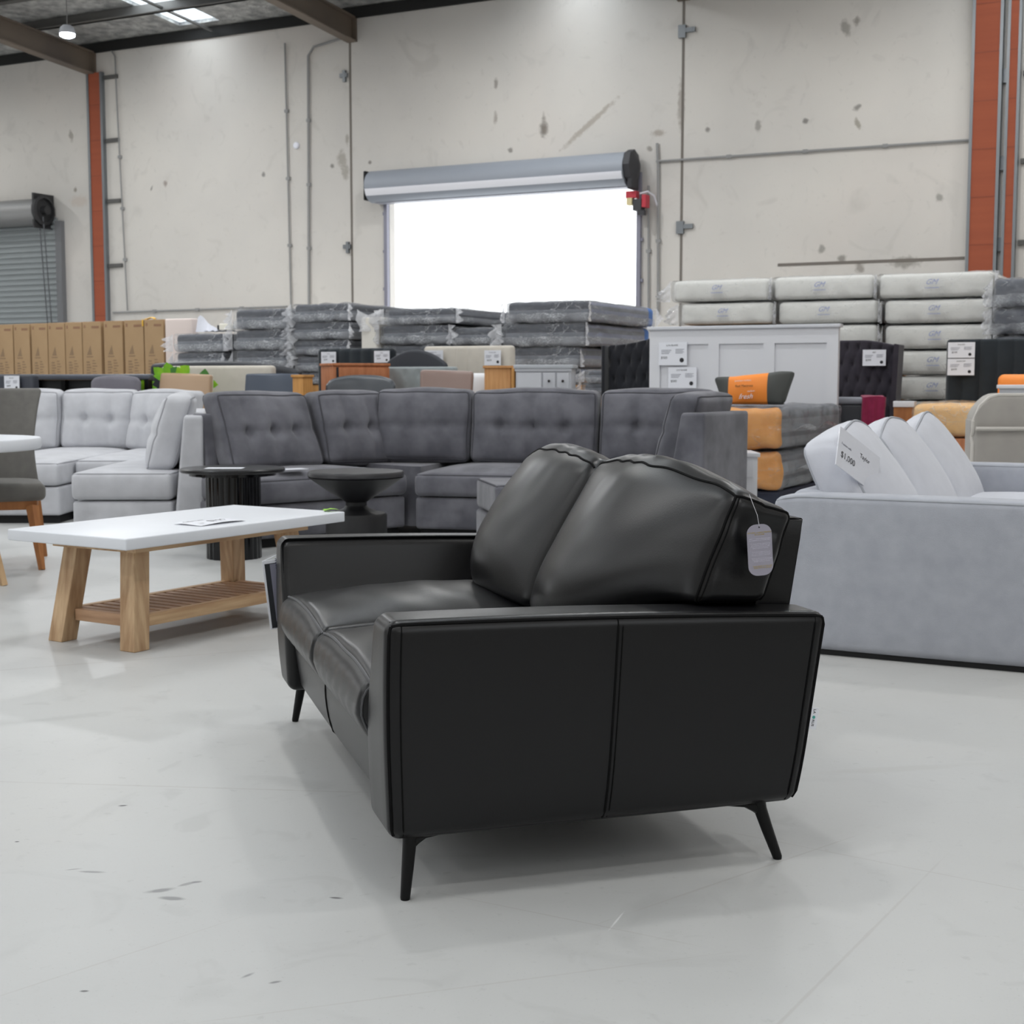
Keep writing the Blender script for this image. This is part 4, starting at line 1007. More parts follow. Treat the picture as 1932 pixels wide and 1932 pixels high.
def stack(px0, px1, Yf, ys, where, flares, seed, first=0, xs=None, D=1.9, zfloor=None, **kw):
    sp = Span(px0, Yf, px1); rank = ['topmost', 'second from top', 'third from top', 'fourth from top', 'fifth from top', 'sixth from top']
    for i in range(len(ys) - 1):
        e0, e1 = xs[i] if xs else (px0, px1)
        a = sp.u(e0, YH)[0]; c = sp.u(e1, YH)[0]; mid = (px0 + px1) / 2
        mattress(sp, a, c, sp.z(mid, ys[i + 1]), sp.z(mid, ys[i]), 'grey film-wrapped mattress, %s in the %s' % (rank[i], where), GG, GM_, GB, D, flares[i % len(flares)], seed + i * 1.7, **{k: (v[i] if isinstance(v, list) else v) for k, v in kw.items()})
    zb = sp.z((px0 + px1) / 2, ys[-1]) - .002
    sp2 = Span(px0 + 3, Yf, px1 - 3); platform(sp2, D, zb, 'timber platform under the %s of grey mattresses' % where)
stack(330, 424, 17.05, [629, 664, 692, 720], 'stack right of the cartons', [(.9, .7), (.2, .1)], 1.0)
stack(442, 544, rowY(442), [582, 621, 660, 695, 722], 'stack behind the cream headboard', [(.5, 1.0), (.5, 1.1), (.1, 1.1)], 4.0)
stack(553, 660, rowY(553), [572, 607, 641, 671, 702, 726], 'stack left of the open roller door', [(.6, .4), (.6, .4), (.9, .2)], 7.0, xs=[(553, 660), (549, 662), (552, 660), (556, 662), (556, 662)])
stack(727, 862, rowY(727), [581, 612, 650, 690, 722], 'stack at the left of the bright doorway', [(1.0, .6), (.3, .8), (.2, .3)], 11.0, xs=[(727, 862), (718, 848), (720, 850), (720, 850)], D=1.75, side=0)
stack(954, 1114, rowY(954), [567, 609, 654, 694, 726], 'stack at the right of the bright doorway', [(.2, .1), (1.0, .3), (.4, .4)], 17.0, xs=[(954, 1114), (948, 1106), (958, 1096), (958, 1096)], side=2, backend=[3, 3, None, None])
stack(853, 936, rowY(853), [617, 652, 694], 'short stack between the two doorway stacks', [(.2, .9), (.2, .4)], 22.0, D=1.4)
stack(1100, 1160, 13.9, [698, 722, 746], 'low stack by the black tufted headboard', [(.9, .1), (.5, .1)], 27.0, D=.8, xs=[(1104, 1160), (1098, 1160)])
# cream wrapped slab on end
def slab_thing(px0, px1, Y, y0, y1, m, label, d=.5, name='wrapped_slab', flap=True, seed=0):
    sp = Span(px0, Y, px1); t, mm, _ = block(name, label, 'slab', sp, sp.z((px0 + px1) / 2, y0), d, m, 0, .02); mm.build('slab_body', m, t, 60)
    if flap:
        L = sp.L; zt = sp.z((px0 + px1) / 2, y0); b = MB()
        b.grid(lambda u, v: (-.03 + (L + .06) * u + .02 * math.sin(9 * v), -.02 + .03 * math.sin(u * 9 + v * 3 + seed), zt - .16 + .18 * v + .07 * v * (2 * u - 1) ** 2), 12, 6); b.build('film_flap', FILM_H, t, 80, fix=False)
    return t
slab_thing(682, 713, rowY(682) - .02, 598, 660, mat('cream_foam', (226, 222, 214), .8), 'narrow cream foam slab on end between two grey mattress stacks', .3, 'foam_slab', True, 2)
slab_thing(313, 365, pc.u(313, YH)[2].y - .01, 601, 700, mat('pale_pink_board', (226, 212, 206), .7), 'pale pink wrapped slab standing right of the cartons', .12, 'wrapped_slab', False)
# bits of film and paper on the left stack
sp = Span(365, 16.95, 440); z = sp.z(400, 626)
b = MB(); b.grid(lambda u, v: (sp.L * (.0 + .62 * u), .06 + .05 * v + .02 * math.sin(9 * u), z + .004 + v * (.02 + .21 * max(0, 1 - u * 1.05) ** 1.4 * min(1, .75 + 3 * u))), 14, 6)
b.grid(lambda u, v: (sp.L * (.25 + .7 * u), .02 + .25 * v, z + .006 + .012 * math.sin(14 * u + 3 * v) ** 2), 16, 5)
o = b.build('loose_film', mat('white_film_scrap', (222, 224, 234), .35), loc=sp.p, rz=ROOM, fix=False); tag(o, 'loose white plastic sheet peaking on the left mattress stack', 'plastic')
q = sp.u(417, 610)[2] - sp.n * .12; b = MB(); b.box((-.09, -.05, 0), (.09, .05, .075), .012); b.box((-.115, -.05, .0), (-.091, .05, .06), .008, mi=1)
o = b.build('tape_roll', [mat('cream_label', (232, 228, 214), .5), INK], loc=(q.x, q.y, z + .022), rz=ROOM); tag(o, 'small cream packet with a black end on the left mattress stack', 'packet')

# white mattresses at right: three columns
WGRP = 'white mattresses stacked by the wall'
W0_ = Span(1262, 14.5, 1872)
def whites(cols, rows, where, rank):
    for i, ((x0, x1), (ya, yb)) in enumerate(zip(cols, rows)):
        a, c = W0_.u(x0, YH)[0], W0_.u(x1, YH)[0]; m_ = (x0 + x1) / 2
        mattress(W0_, a + .004, c - .004, W0_.z(m_, yb), W0_.z(m_, ya), 'white logo-printed mattress, %s in the %s column' % (rank[i], where), WGRP, [MW], [(1, 0)], 1.9, (1.0 if where == 'left' else .15, .2 if where != 'right' else .4), 40 + i + x0 * .01, logo=True, wrap=FILM_L, crumple=.010)
RK = ['topmost', 'second from top', 'third from top', 'fourth from top', 'fifth from top', 'sixth from top']
whites([(1264, 1450), (1279, 1458)], [(526, 569), (570, 613)], 'left', RK)
whites([(1453, 1646), (1462, 1655), (1462, 1655)], [(519, 565), (566, 611), (612, 655)], 'middle', RK)
whites([(1650, 1872), (1661, 1870), (1663, 1872), (1663, 1868), (1663, 1868), (1663, 1868)], [(513, 562), (563, 610), (611, 659), (660, 708), (709, 755), (756, 800)], 'right', RK)
for x0, x1, y in ((1285, 1448, 615), (1466, 1650, 657), (1668, 1862, 802)):
    s2 = Span(1262, 14.5, 1872); a = s2.u(x0, YH)[0]; s2.p = s2.p + s2.c * a; s2.L = W0_.u(x1, YH)[0] - a
    platform(s2, 1.85, W0_.z((x0 + x1) / 2, y) - .003, 'timber platform under the %s column of white mattresses' % ('left' if x0 < 1300 else 'middle' if x0 < 1500 else 'right'))
spd = Span(1868, 12.6, 1990)
GDK = [mat('wrapped_charcoal', (78, 82, 92), .6), G_MD]
for i, (ya, yb) in enumerate(((524, 580), (581, 632), (633, 690))):
    mattress(spd, 0, spd.L, spd.z(1900, yb), spd.z(1900, ya), 'dark film-wrapped mattress, %s at the right edge beside the white columns' % RK[i], GG, GDK, [(.3, 1), (1, 0)], 1.0, (.6, 0), 60 + i, crumple=.03)
platform(Span(1876, 12.6, 1980), .95, spd.z(1900, 690) - .003, 'timber platform under the dark mattresses at the right edge')

# headboards on the left and middle
sp = Span(62, 14.2, 281); zt = sp.z(170, 706)
t = thing('display_bed', 'long black bed frame with padded grey top rail under the cartons', 'bed frame', sp.p, sp.rz)
b = MB(); b.box((0, 0, zt - .055), (sp.L, .09, zt), .02); b.build('top_rail', mat('grey_vinyl', (84, 88, 98), .4), t)
b = MB(); b.box((.02, .05, .2), (sp.L - .02, .08, zt - .056)); b.build('panel', mat('black_panel', (16, 17, 20), .5), t)
b = MB(); b.box((.02, .0, .70), (sp.L - .02, .05, .93), .01); b.build('lower_rail', mat('dark_grey_rail', (62, 66, 74), .45), t)
for x in (.02, sp.L * .25, sp.L - .06): b = MB(); b.box((x, .002, 0), (x + .05, .06, zt - .056)); b.build('post', BLACK_METAL, t)
sp = Span(-40, 13.9, 61); t, mm, _ = block('headboard', 'black leather headboard at the left edge behind the grey dining chair', 'headboard', sp, sp.z(30, 706), .10, BLACKL, 0, .03); mm.build('padded_panel', mat('dark_leather', (58, 61, 70), .45), t, 60)
sign(sp, (8, 709, 37, 738), .03, 'white price sign on the black leather headboard at the left edge', [('$499', .17, -.2, -.22), ('BED FRAME', .08, 0, .32)])
def arch(h):
    return lambda x: h * (1 - (2 * x - 1) ** 2) - h
sp = Span(281, 14.7, 560); zt = sp.z(400, 681)
t, mm, _ = block('headboard', 'low arched black headboard behind the plain cream headboard', 'headboard', sp, zt, .12, BLACKL, 0, .05, fn=lambda q, u, L, z: V((q.x, q.y, q.z + max(0, u.z) * .07 * (-(2 * q.x / L - .85) ** 2 if q.x / L > .42 else -(1 - min(1, q.x / L / .42)) ** 2 * .35))), n=(24, 3, 8)); mm.build('padded_panel', BLACKL, t, 60)
sp = Span(303, 14.3, 512); t, mm, _ = block('headboard', 'plain cream upholstered headboard behind the navy chair', 'headboard', sp, sp.z(400, 690), .10, CREAM, 0, .035); mm.build('padded_panel', CREAM, t, 60)
sp = Span(597, 15.0, 742); t, mm, _ = block('headboard', 'charcoal channel-stitched headboard behind the red timber chest', 'headboard', sp, sp.z(660, 657), .10, DKGREEN, 0, .045, fn=channels(7), n=(56, 3, 6)); mm.build('padded_panel', DKGREEN, t, 60)
sign(sp, (606, 664, 634, 686), .03, 'small white price sign at the left of the charcoal channel headboard', [('$399', .18, -.2, -.22), ('QUEEN', .09, 0, .3)])
sign(sp, (706, 662, 735, 684), .03, 'small white price sign at the right of the charcoal channel headboard', [('$349', .18, -.2, -.22), ('QUEEN', .09, 0, .3)])
sp = Span(718, 14.4, 840); t, mm, _ = block('headboard', 'black camelback arched headboard before the cream channel headboard', 'headboard', sp, sp.z(782, 660), .08, BLACKL, 0, .03, fn=lambda q, u, L, z: V((q.x, q.y, q.z - max(0, u.z) * .16 * abs(2 * q.x / L - 1.05) ** 2.0)), n=(24, 3, 8)); mm.build('padded_panel', mat('black_fabric_headboard', (50, 53, 60), .7), t, 60)
sp = Span(798, 14.8, 966); t, mm, _ = block('headboard', 'cream channel-stitched headboard with two white price signs', 'headboard', sp, sp.z(880, 652.5), .10, CREAM, 0, .035, fn=channels(8, .016), n=(64, 3, 6)); mm.build('padded_panel', CREAM, t, 60)
sign(sp, (802, 661, 836, 688), .03, 'white price sign at the left end of the cream channel headboard', [('$429', .17, -.2, -.22), ('QUEEN BED', .09, 0, .32)])
sign(sp, (914, 661, 945, 689), .03, 'white price sign at the right end of the cream channel headboard', [('$329', .17, -.2, -.22), ('DOUBLE BED', .09, 0, .32)])
sp = Span(726, 14.0, 856); t, mm, _ = block('headboard', 'sage grey upholstered headboard between the timber chest and brown chair', 'headboard', sp, sp.z(790, 692), .10, SAGE, 0, .025, fn=tufted(5, .16, .012), n=(40, 3, 30)); mm.build('padded_panel', SAGE, t, 60)
# timber pieces
def cabinet(name, label, corner_px, Y, rzf, wl_, wr, ytop, m, front, **kw):
    """corner cabinet: near corner at corner_px; front runs right by wr, side runs back-left by wl_"""
    p = at(corner_px, YH, Y); p.z = 0; zt = zat(ytop, Y); t = thing(name, label, 'cabinet', p, rzf)
    b = MB(); b.box((0, 0, .06), (wr, wl_, zt - .025), .003); b.build('carcass', m, t)
    b = MB(); b.box((-.012, -.015, zt - .0249), (wr + .012, wl_ + .01, zt), .004); b.build('cabinet_top', m, t)
    for x in (.0, wr - .05):
        for y in (.0, wl_ - .05): b = MB(); b.box((x, y, 0), (x + .05, y + .05, .0599)); b.build('leg', m, t)
    return t, zt
t, zt = cabinet('chest_of_drawers', 'red-brown timber chest with an open-topped drawer front, behind the charcoal chair', 629, 13.5, math.radians(24), .42, .56, 685, TIMB, 0)
b = MB(); b.box((.03, -.012, zt - .20), (.05, -.0001, zt - .04)); b.build('gap_shadow', INK, t)  # solid dark strip painted in for the shade beside the drawer
b = MB(); b.box((.05, -.020, zt - .20), (.56, -.0005, zt - .045), .003); o = b.build('drawer', TIMB, t)
for j in range(3): b = MB(); b.box((.03, -.018, .12 + j * .22), (.53, -.0005, .32 + j * .22), .003); b.build('drawer', TIMB, t)
t, zt = cabinet('bedside_table', 'small golden timber bedside at the left of the red timber chest', 552, 13.0, ROOM + .3, .3, .10, 707, PINE, 0)
t, zt = cabinet('bedside_table', 'plain natural oak cabinet left of the grey sideboard', 914, 13.2, ROOM + .2, .35, .255, 690, OAKB, 0)
b = MB(); b.box((.262, -.01, zt - .3), (.292, .3, zt - .012), .003); b.build('side_leaf', PINE, t)
sp = Span(973, 13.0, 1077, ROOM + .3); zt = sp.z(1020, 688); t = thing('sideboard', 'pale grey sideboard with two small knobbed drawers at its right', 'sideboard', sp.p, sp.rz); L = sp.L
b = MB(); b.box((0, .01, .08), (L, .4, zt - .035), .004); b.build('carcass', GREY_P, t)
b = MB(); b.box((-.02, -.015, zt - .0349), (L + .02, .41, zt), .006); b.build('sideboard_top', mat('grey_painted_top', (176, 180, 186), .4), t)
b = MB(); b.box((-.008, -.004, zt - .06), (L + .008, .0099, zt - .0351)); b.build('moulding', GREY_P, t)
for i in range(2):
    x0 = L * (.50 + .25 * i); b = MB(); b.box((x0, -.008, zt - .22), (x0 + L * .22, .0099, zt - .075), .004); o = b.build('drawer', GREY_P, t)
    b = MB(); b.lathe([(.006, 0), (.007, .012), (.013, .02), (.009, .028)], 14, T=Matrix.Translation((x0 + L * .11, -.008, zt - .15)) @ Matrix.Rotation(PI / 2, 4, 'X')); b.build('knob', KNOB, o)
for x0, x1 in ((.03, .47), (.5, .97)): b = MB(); b.box((L * x0, -.006, .12), (L * x1, .0099, zt - (.075 if x0 < .1 else .235)), .004); b.build('door', GREY_P, t)
for x in (0, L - .06):
    for y in (.01, .34): b = MB(); b.box((x, y, 0), (x + .06, y + .06, .0799)); b.build('leg', GREY_P, t)

# showroom chairs whose backs rise over the sectionals
def tub_chair(px0, px1, Y, ytop, m, label, rz, style, name='dining_chair', pip=None):
    cx = (px0 + px1) / 2; p = at(cx, YH, Y); p.z = 0; zt = zat(ytop, Y); W = (px1 - px0) / 2650 * Y
    t = thing(name, label, 'chair', p, rz, 'chairs behind the sectionals')
    hh = zt - .42
    def fn(pp, u):
        z = pp.z + hh / 2; k = z / hh; x = pp.x * (1 + style.get('flare', 0) * (k - 1)); y = pp.y - style.get('wrap', .06) * (pp.x / (W / 2)) ** 2 + style.get('lean', .14) * (k - .5)
        zz = z + .42 - style.get('round', 0) * max(0, u.z) * abs(u.x) ** 3 + style.get('tilt', 0) * u.x * max(0, u.z)
        return V((x, y + .2, zz))
    mm, Fm = cushion(W, style.get('th', .08), hh, style.get('r', .03), (0, .01, .004), (16, 3, 14), fn); o = mm.build('backrest', m, t, 60)
    if pip:
        b = MB(); b.tube(edge_loop(Fm, W, style.get('th', .08), hh, 1, style.get('pside', 1)), .008, 6, True); b.build('piping', pip, o)
    mm, _ = cushion(W * .98, .46, .10, .04, (0, 0, .015), (8, 8, 3), lambda pp, u: V((pp.x, pp.y - .06, pp.z + .44))); mm.build('seat', m, t, 60)
    for x, y in ((-1, -1), (1, -1), (-1, 1), (1, 1)):
        b = MB(); b.tube([(x * W * .42, y * .21 - .04, 0), (x * W * .36, y * .18 - .04, .388)], [.012, .018], 8); b.build('leg', BLACK_METAL, t)
tub_chair(165, 258, 13.3, 709, fabric('mauve_grey_fabric', (118, 116, 124), (108, 106, 114), 10), 'mauve-grey chair back left of the tan chair', .1, dict(r=.04, round=.03, wrap=.05))
tub_chair(278, 379, 13.3, 705, mat('tan_leather', (176, 148, 120), .4), 'tan leather chair with white edge piping amid green leaves', -.15, dict(r=.02, wrap=-.05, flare=-.12, tilt=-.01), pip=mat('white_piping', (230, 224, 214), .5))
tub_chair(450, 553, 13.3, 705, mat('navy_leather', (62, 72, 88), .38), 'navy blue leather chair back before the cream headboard', -.12, dict(r=.02, wrap=.04, flare=-.04), pip=mat('navy_edge', (40, 46, 58), .4))
tub_chair(606, 741, 13.0, 708, mat('charcoal_leather', (62, 66, 72), .38), 'wide charcoal leather chair back before the red timber chest', -.1, dict(r=.05, round=.06, wrap=.10, th=.1), pip=mat('pale_edge', (120, 122, 124), .5))
tub_chair(783, 886, 13.0, 699, mat('brown_leather', (136, 114, 106), .42), 'dusty brown leather chair back before the sage headboard', -.15, dict(r=.03, wrap=.05, flare=.10, tilt=-.008), pip=mat('brown_edge', (100, 84, 80), .5))
sp = Span(884, 13.6, 916); t = thing('cushion', 'white cushion with a teal edge right of the brown chair', 'cushion', (sp.p.x + .05, sp.p.y + .1, 0), sp.rz)
# the stool that carries it
st = thing('stool', 'pale stool carrying the white cushion right of the brown chair', 'stool', (sp.p.x + .05, sp.p.y + .1, 0), sp.rz)
b = MB(); b.box((-.18, -.16, .60), (.18, .16, .66), .02); b.build('seat', CREAM, st)
for x in (-.14, .14):
    for y in (-.12, .12): b = MB(); b.tube([(x * 1.2, y * 1.2, 0), (x, y, .5999)], .014, 8); b.build('leg', PALE_OAK, st)
mm, Fm = cushion(.36, .12, .46, .05, (0, .04, 0), (10, 4, 10), lambda p, u: V((p.x, p.y + .03, p.z + .661 + .23))); mm.build('cushion_body', mat('white_linen', (226, 227, 230), .9), t, 60)
b = MB(); b.tube(edge_loop(Fm, .36, .12, .46, 1, 1), .008, 6, True); b.build('teal_edge', mat('teal_fabric', (60, 120, 140), .8), t)
# artificial plant
t = thing('artificial_plant', 'bright green artificial plant around the tan leather chair', 'plant', (at(330, YH, 13.75).x, 13.75, 0))
b = MB(); b.lathe([(.10, 0), (.14, .30), (.15, .32), (.13, .32), (.0, .28)], 24); b.build('pot', mat('white_pot', (220, 220, 222), .4), t)
b = MB(); stem = MB(); px_ = at(330, YH, 13.75).x
for (x, y, L, W, dx, dz, mi) in ((303, 708, .11, .10, -.5, .7, 0), (318, 706, .13, .13, -.1, 1, 0), (328, 707, .10, .10, .3, .8, 1), (345, 706, .12, .12, .5, .7, 0), (262, 735, .19, .12, .9, .55, 0), (272, 737, .14, .10, 1, .3, 0),
                                (372, 716, .16, .14, .3, -.9, 0), (378, 722, .16, .12, .8, -.5, 0), (386, 716, .12, .10, .1, 1, 1), (388, 726, .13, .12, 1, .1, 0), (376, 730, .15, .14, .5, -.6, 0), (312, 712, .12, .1, -.9, .2, 0), (336, 712, .12, .1, .1, .9, 0)):
    q = at(x, y, 13.62) - V((px_, 13.75, 0)); leaf_mesh(b, q, (dx, -.15, dz), L, W, mi, .1, side=(dz, 0, -dx)); stem.tube([(0, 0, .28), (q.x * .4, q.y * .5, .28 + (q.z - .28) * .6), q], .004, 5)
b.build('leaves', [M_LEAF, M_LEAF2], t, fix=False); stem.build('stems', M_LEAF2, t)

# ------------------------------------------------------------------ right-hand display
spw = Span(1225, 12.9, 1580); zt = spw.z(1225, 617); L = spw.L
t = thing('bedhead', 'tall white panelled bedhead with two price signs, right of centre', 'bedhead', spw.p, spw.rz)
b = MB()
def frame_panels(b, L, zt, stile, top, n, d, y0):
    b.box((0, y0 + d, 0), (L, .06, zt - .03))
    b.box((0, y0, 0), (stile, y0 + d, zt - .0301)); b.box((L - stile, y0, 0), (L, y0 + d, zt - .0301)); b.box((stile, y0, zt - top), (L - stile, y0 + d, zt - .0301)); b.box((stile, y0, .2), (L - stile, y0 + d, .35))
    for i in range(1, n): x = stile + (L - 2 * stile) * i / n; b.box((x - .05, y0, .35), (x + .05, y0 + d, zt - top))
frame_panels(b, L, zt, .10, .16, 3, .018, 0); b.build('panel', WHITE_P, t)
b = MB(); b.box((-.02, -.025, zt - .03), (L + .02, .08, zt), .006); b.build('capping', mat('white_capping', (204, 206, 212), .4), t)
LX_ = [('LUX BLADE', .105, -.02, .33), ('$500', .15, -.30, -.22)]
sign(spw, (1243, 646, 1296, 689), .012, 'upper white price sign on the tall white bedhead', LX_)
sign(spw, (1261, 693, 1314, 732), .012, 'lower white price sign on the tall white bedhead', LX_)
sp = Span(1147, 13.3, 1226); t, mm, _ = block('headboard', 'black button-tufted headboard left of the tall white bedhead', 'headboard', sp, sp.z(1150, 655), .10, BLACKV, 0, .02, fn=tufted(4, .15, .03, lambda x: .02 + .06 * x * x), n=(44, 3, 60)); mm.build('padded_panel', BLACKV, t, 60)
b = MB(); b.box((-.035, -.09, 0), (-.001, .10, sp.z(1150, 652)), .015); b.build('wing', BLACKV, t)
PURP = fabric('dark_plum_fabric', (62, 58, 66), (52, 49, 57), 9)
sp = Span(1545, 13.3, 1692); zt = sp.z(1600, 642)
t, mm, _ = block('headboard', 'dark plum button-tufted headboard right of the tall white bedhead', 'headboard', sp, zt, .10, PURP, 0, .02, fn=tufted(7, .15, .03, lambda x: -.10 * max(0, x - .55) ** 1.6 * 2), n=(70, 3, 60)); mm.build('padded_panel', PURP, t, 60)
b = MB(); b.prism([(0, .3), (.05, .3), (.09, zt - .05), (.045, zt - .04)], -.14, .10, 'y', T=Matrix.Translation((sp.L - .05, 0, 0))); b.build('wing', PURP, t)
sign(sp, (1628, 660, 1671, 690), .05, 'white price sign on the dark plum tufted headboard', [('$399', .17, -.25, -.2), ('BED', .12, 0, .3)])
sp = Span(1570, 12.4, 1666, ROOM + .25); zt = sp.z(1620, 750); t = thing('bench', 'black upholstered bench with a grey top right of the white bedhead', 'bench', sp.p, sp.rz)
b = MB(); b.box((0, 0, .3), (sp.L, .45, zt - .06), .02); b.build('bench_body', BLACKL, t); b = MB(); b.box((0, -.01, zt - .0599), (sp.L, .46, zt), .025); b.build('padded_top', mat('grey_padding', (128, 130, 138), .6), t)
b = MB(); b.box((.02, -.006, .35), (sp.L * .52, -.0001, .68), .004); b.box((sp.L * .56, -.006, .35), (sp.L - .02, -.0001, .68), .004); b.build('front_panels', mat('grey_front', (76, 80, 88), .5), t)
for x in (.03, sp.L - .09):
    for y in (.03, .36): b = MB(); b.box((x, y, 0), (x + .06, y + .06, .2999)); b.build('leg', BLACK_METAL, t)
def thr(u, v):
    x = sp.L * .60 + (sp.L * .40 + .03) * u; t_ = .40 - .80 * v          # along the top, then down the front
    y, z = (t_, zt + .014) if t_ > -.03 else (-.03 - .01 * math.sin(u * 16), zt + .010 + (t_ + .03))
    if u > .9: z -= .9 * (u - .9) if t_ > -.03 else 0
    return (x + .03 * max(0, v - .5) * math.sin(7 * v), y, z + .005 * math.sin(9 * v + 5 * u))
b = MB(); b.grid(thr, 16, 24)
o = b.build('throw_rug', fabric('burgundy_throw', (150, 46, 82), (128, 36, 68), 12), loc=sp.p, rz=sp.rz, fix=False); m_ = o.modifiers.new('s', 'SOLIDIFY'); m_.thickness = .012; m_.offset = 1
tag(o, 'burgundy throw draped over the right end of the black bench', 'throw')
# orange-ended wrapped mattresses on a dark base
ORG = mat('orange_pack', (222, 160, 92), .55, var=(7, (206, 138, 66), .2)); ORG_B = mat('bright_orange_pack', (250, 146, 56), .5); DGREY = mat('pack_dark_grey', (74, 76, 74), .6)
sp = Span(1290, 10.75, 1474); CX = sp.u(1474, YH)[0]
GMO = [fabric('wrapped_grey_tick', (128, 132, 138), (112, 116, 122), 9), ORG, fabric('wrapped_grey_dark', (98, 102, 110), (86, 90, 98), 9)]
def orange_m(i, ya, yb, d0):
    z1, z0 = sp.z(1474, ya), sp.z(1474, yb); hh = z1 - z0 - .006; Lh = CX
    t = thing('mattress', ['upper', 'lower'][i] + ' film-wrapped mattress with an orange end behind the dark sectional', 'mattress', sp.p + V((0, 0, z0 + .003)), sp.rz, 'orange ended mattresses')
    mm, _ = cushion(Lh, 1.9, hh - .012, .05, (.01, .02, .01), (12, 16, 6), lambda p, u: V((p.x + Lh / 2, p.y + .95 + d0, p.z + hh / 2)) + .02 * max(0, -u.y) * noise.noise_vector(V((p.x * 9, i * 5, p.z * 9))))
    mm.m = []
    for f in mm.f:
        cy = sum(mm.v[k][1] for k in f) / len(f) - d0; cz = sum(mm.v[k][2] for k in f) / len(f) / hh
        mm.m.append(1 if cy < .06 else (2 if cz > .72 or .30 < cz < .42 else 0))
    mm.build('mattress_body', GMO, t, 60)
    def fw(p, u):
        q = V((p.x + Lh / 2, p.y + .95 + d0, p.z + hh / 2)); s = V((q.x + i * 5, q.y, q.z)); q += .03 * noise.noise_vector(s * 5) * (1 if u.z < .9 else .3) + .012 * noise.noise_vector(s * 14); q.y -= .02 * max(0, -u.y); q.z = max(-.003, min(hh + .012, q.z)); return q
    mm, _ = cushion(Lh + .015, 1.93, hh, .05, (.02, .03, 0), (26, 30, 10), fw); mm.build('plastic_wrap', FILM_L, t, 80)
    b = MB(); b.grid(lambda u, v: (Lh + .02 + .05 * u * math.sin(3 * v + 1) ** 2, .3 + 1.6 * v, hh * .42 + .02 * math.sin(v * 12) + .03 * u), 3, 24); b.build('film_seam', FILM_H, t, 80, fix=False)
orange_m(0, 768, 850, 0); orange_m(1, 851, 928, .02)
t = thing('divan', 'dark navy divan under the orange ended mattresses', 'divan', sp.p, sp.rz); b = MB(); b.box((.01, .04, .06), (CX - .01, 1.9, sp.z(1474, 929)), .02); b.build('base_body', mat('navy_base', (36, 42, 60), .7), t)
for x in (.05, CX - .12):
    for y in (.1, 1.8): b = MB(); b.box((x, y, 0), (x + .07, y + .07, .0599)); b.build('leg', BLACK_METAL, t)
# orange pillow pack on the stack
ztop = sp.z(1474, 768)
q = at(1356, 745, 11.0); t = thing('pillow_pack', 'bright orange pillow pack with dark grey ends against the white bedhead', 'pillow pack', (q.x, q.y, ztop + .012), ROOM)
Lp = (1484 - 1356) / 2650 * 11.0 * 1.06
def fn(p, u):
    x = p.x + Lp / 2; z = p.z + .115
    ends = abs(u.x) ** 3; y = p.y * (1 - .85 * ends) + .02 * z
    z = z * (1 + .12 * u.x) * (1 - .0 * ends) + .010 * math.sin(x * 30) * ends * max(0, u.z)
    return V((x + .04 * u.x * u.z * (abs(u.x) > .85), y, max(0, z)))
mm, _ = cushion(Lp, .13, .23, .03, (0, .03, 0), (24, 4, 8), fn); mm.m = []
for f in mm.f:
    cx = sum(mm.v[k][0] for k in f) / len(f) / Lp; mm.m.append(0 if .16 < cx < .73 else 1)
mm.build('pack_body', [ORG_B, DGREY], t, 60)
text('Bed Mattress', .026, INK, t, TX(Lp * .42, -.108, .135, -.05), 'CENTER'); text('premium comfort', .018, WHITE_PRINT, t, TX(Lp * .40, -.102, .178, -.05), 'CENTER'); text('medium', .018, WHITE_PRINT, t, TX(Lp * .52, -.112, .098, -.05), 'CENTER'); text('fresh', .055, WHITE_PRINT, t, TX(Lp * .44, -.108, .045, -.05), 'CENTER', shear=.4)
# white bedside between
sp = Span(1318, 9.62, 1431, .05); zt = sp.z(1425, 854); t = thing('bedside_table', 'white bedside table peeking out right of the dark sectional', 'bedside table', sp.p, 0); L = sp.L
b = MB(); b.box((0, 0, .12), (L, .34, zt - .03), .004); b.build('carcass', WHITE_P, t); b = MB(); b.box((-.015, -.015, zt - .0299), (L + .015, .35, zt), .006); b.build('bedside_top', WHITE_P, t)
b = MB(); b.box((.03, -.008, zt - .17), (L - .03, -.0001, zt - .05), .003); o = b.build('drawer', WHITE_P, t)
for x in (0, L - .04):
    for y in (0, .30): b = MB(); b.box((x, y, 0), (x + .04, y + .04, .1199)); b.build('leg', WHITE_P, t)
# far right pieces
sp = Span(1783, 12.2, 2010); zt = sp.z(1800, 640); t, mm, _ = block('headboard', 'black wide-channelled headboard at the right edge', 'headboard', sp, zt, .12, DKGREEN, 0, .03, fn=channels(7, .03), n=(70, 3, 8)); mm.build('padded_panel', DKGREEN, t, 60)
sign(sp, (1789, 646, 1839, 675), .035, 'upper white price sign on the black channelled headboard at right', [('$549', .17, -.25, -.2), ('KING BED', .10, 0, .32)])
sign(sp, (1788, 677, 1838, 708), .035, 'lower white price sign on the black channelled headboard at right', [('$499', .17, -.25, -.2), ('QUEEN BED', .10, 0, .32)])
sp = Span(1724, 11.6, 1880); t = thing('mattress', 'orange film-wrapped mattress before the black channelled headboard', 'mattress', sp.p, sp.rz); z1 = sp.z(1780, 761)
mm, _ = cushion(sp.L, .7, .26, .05, (.01, .01, .01), (10, 6, 5), lambda p, u: V((p.x + sp.L / 2, p.y + .35, p.z + z1 - .14))); mm.build('mattress_body', mat('pale_orange_pack', (232, 190, 132), .6, var=(8, (220, 168, 100), .25)), t, 60)
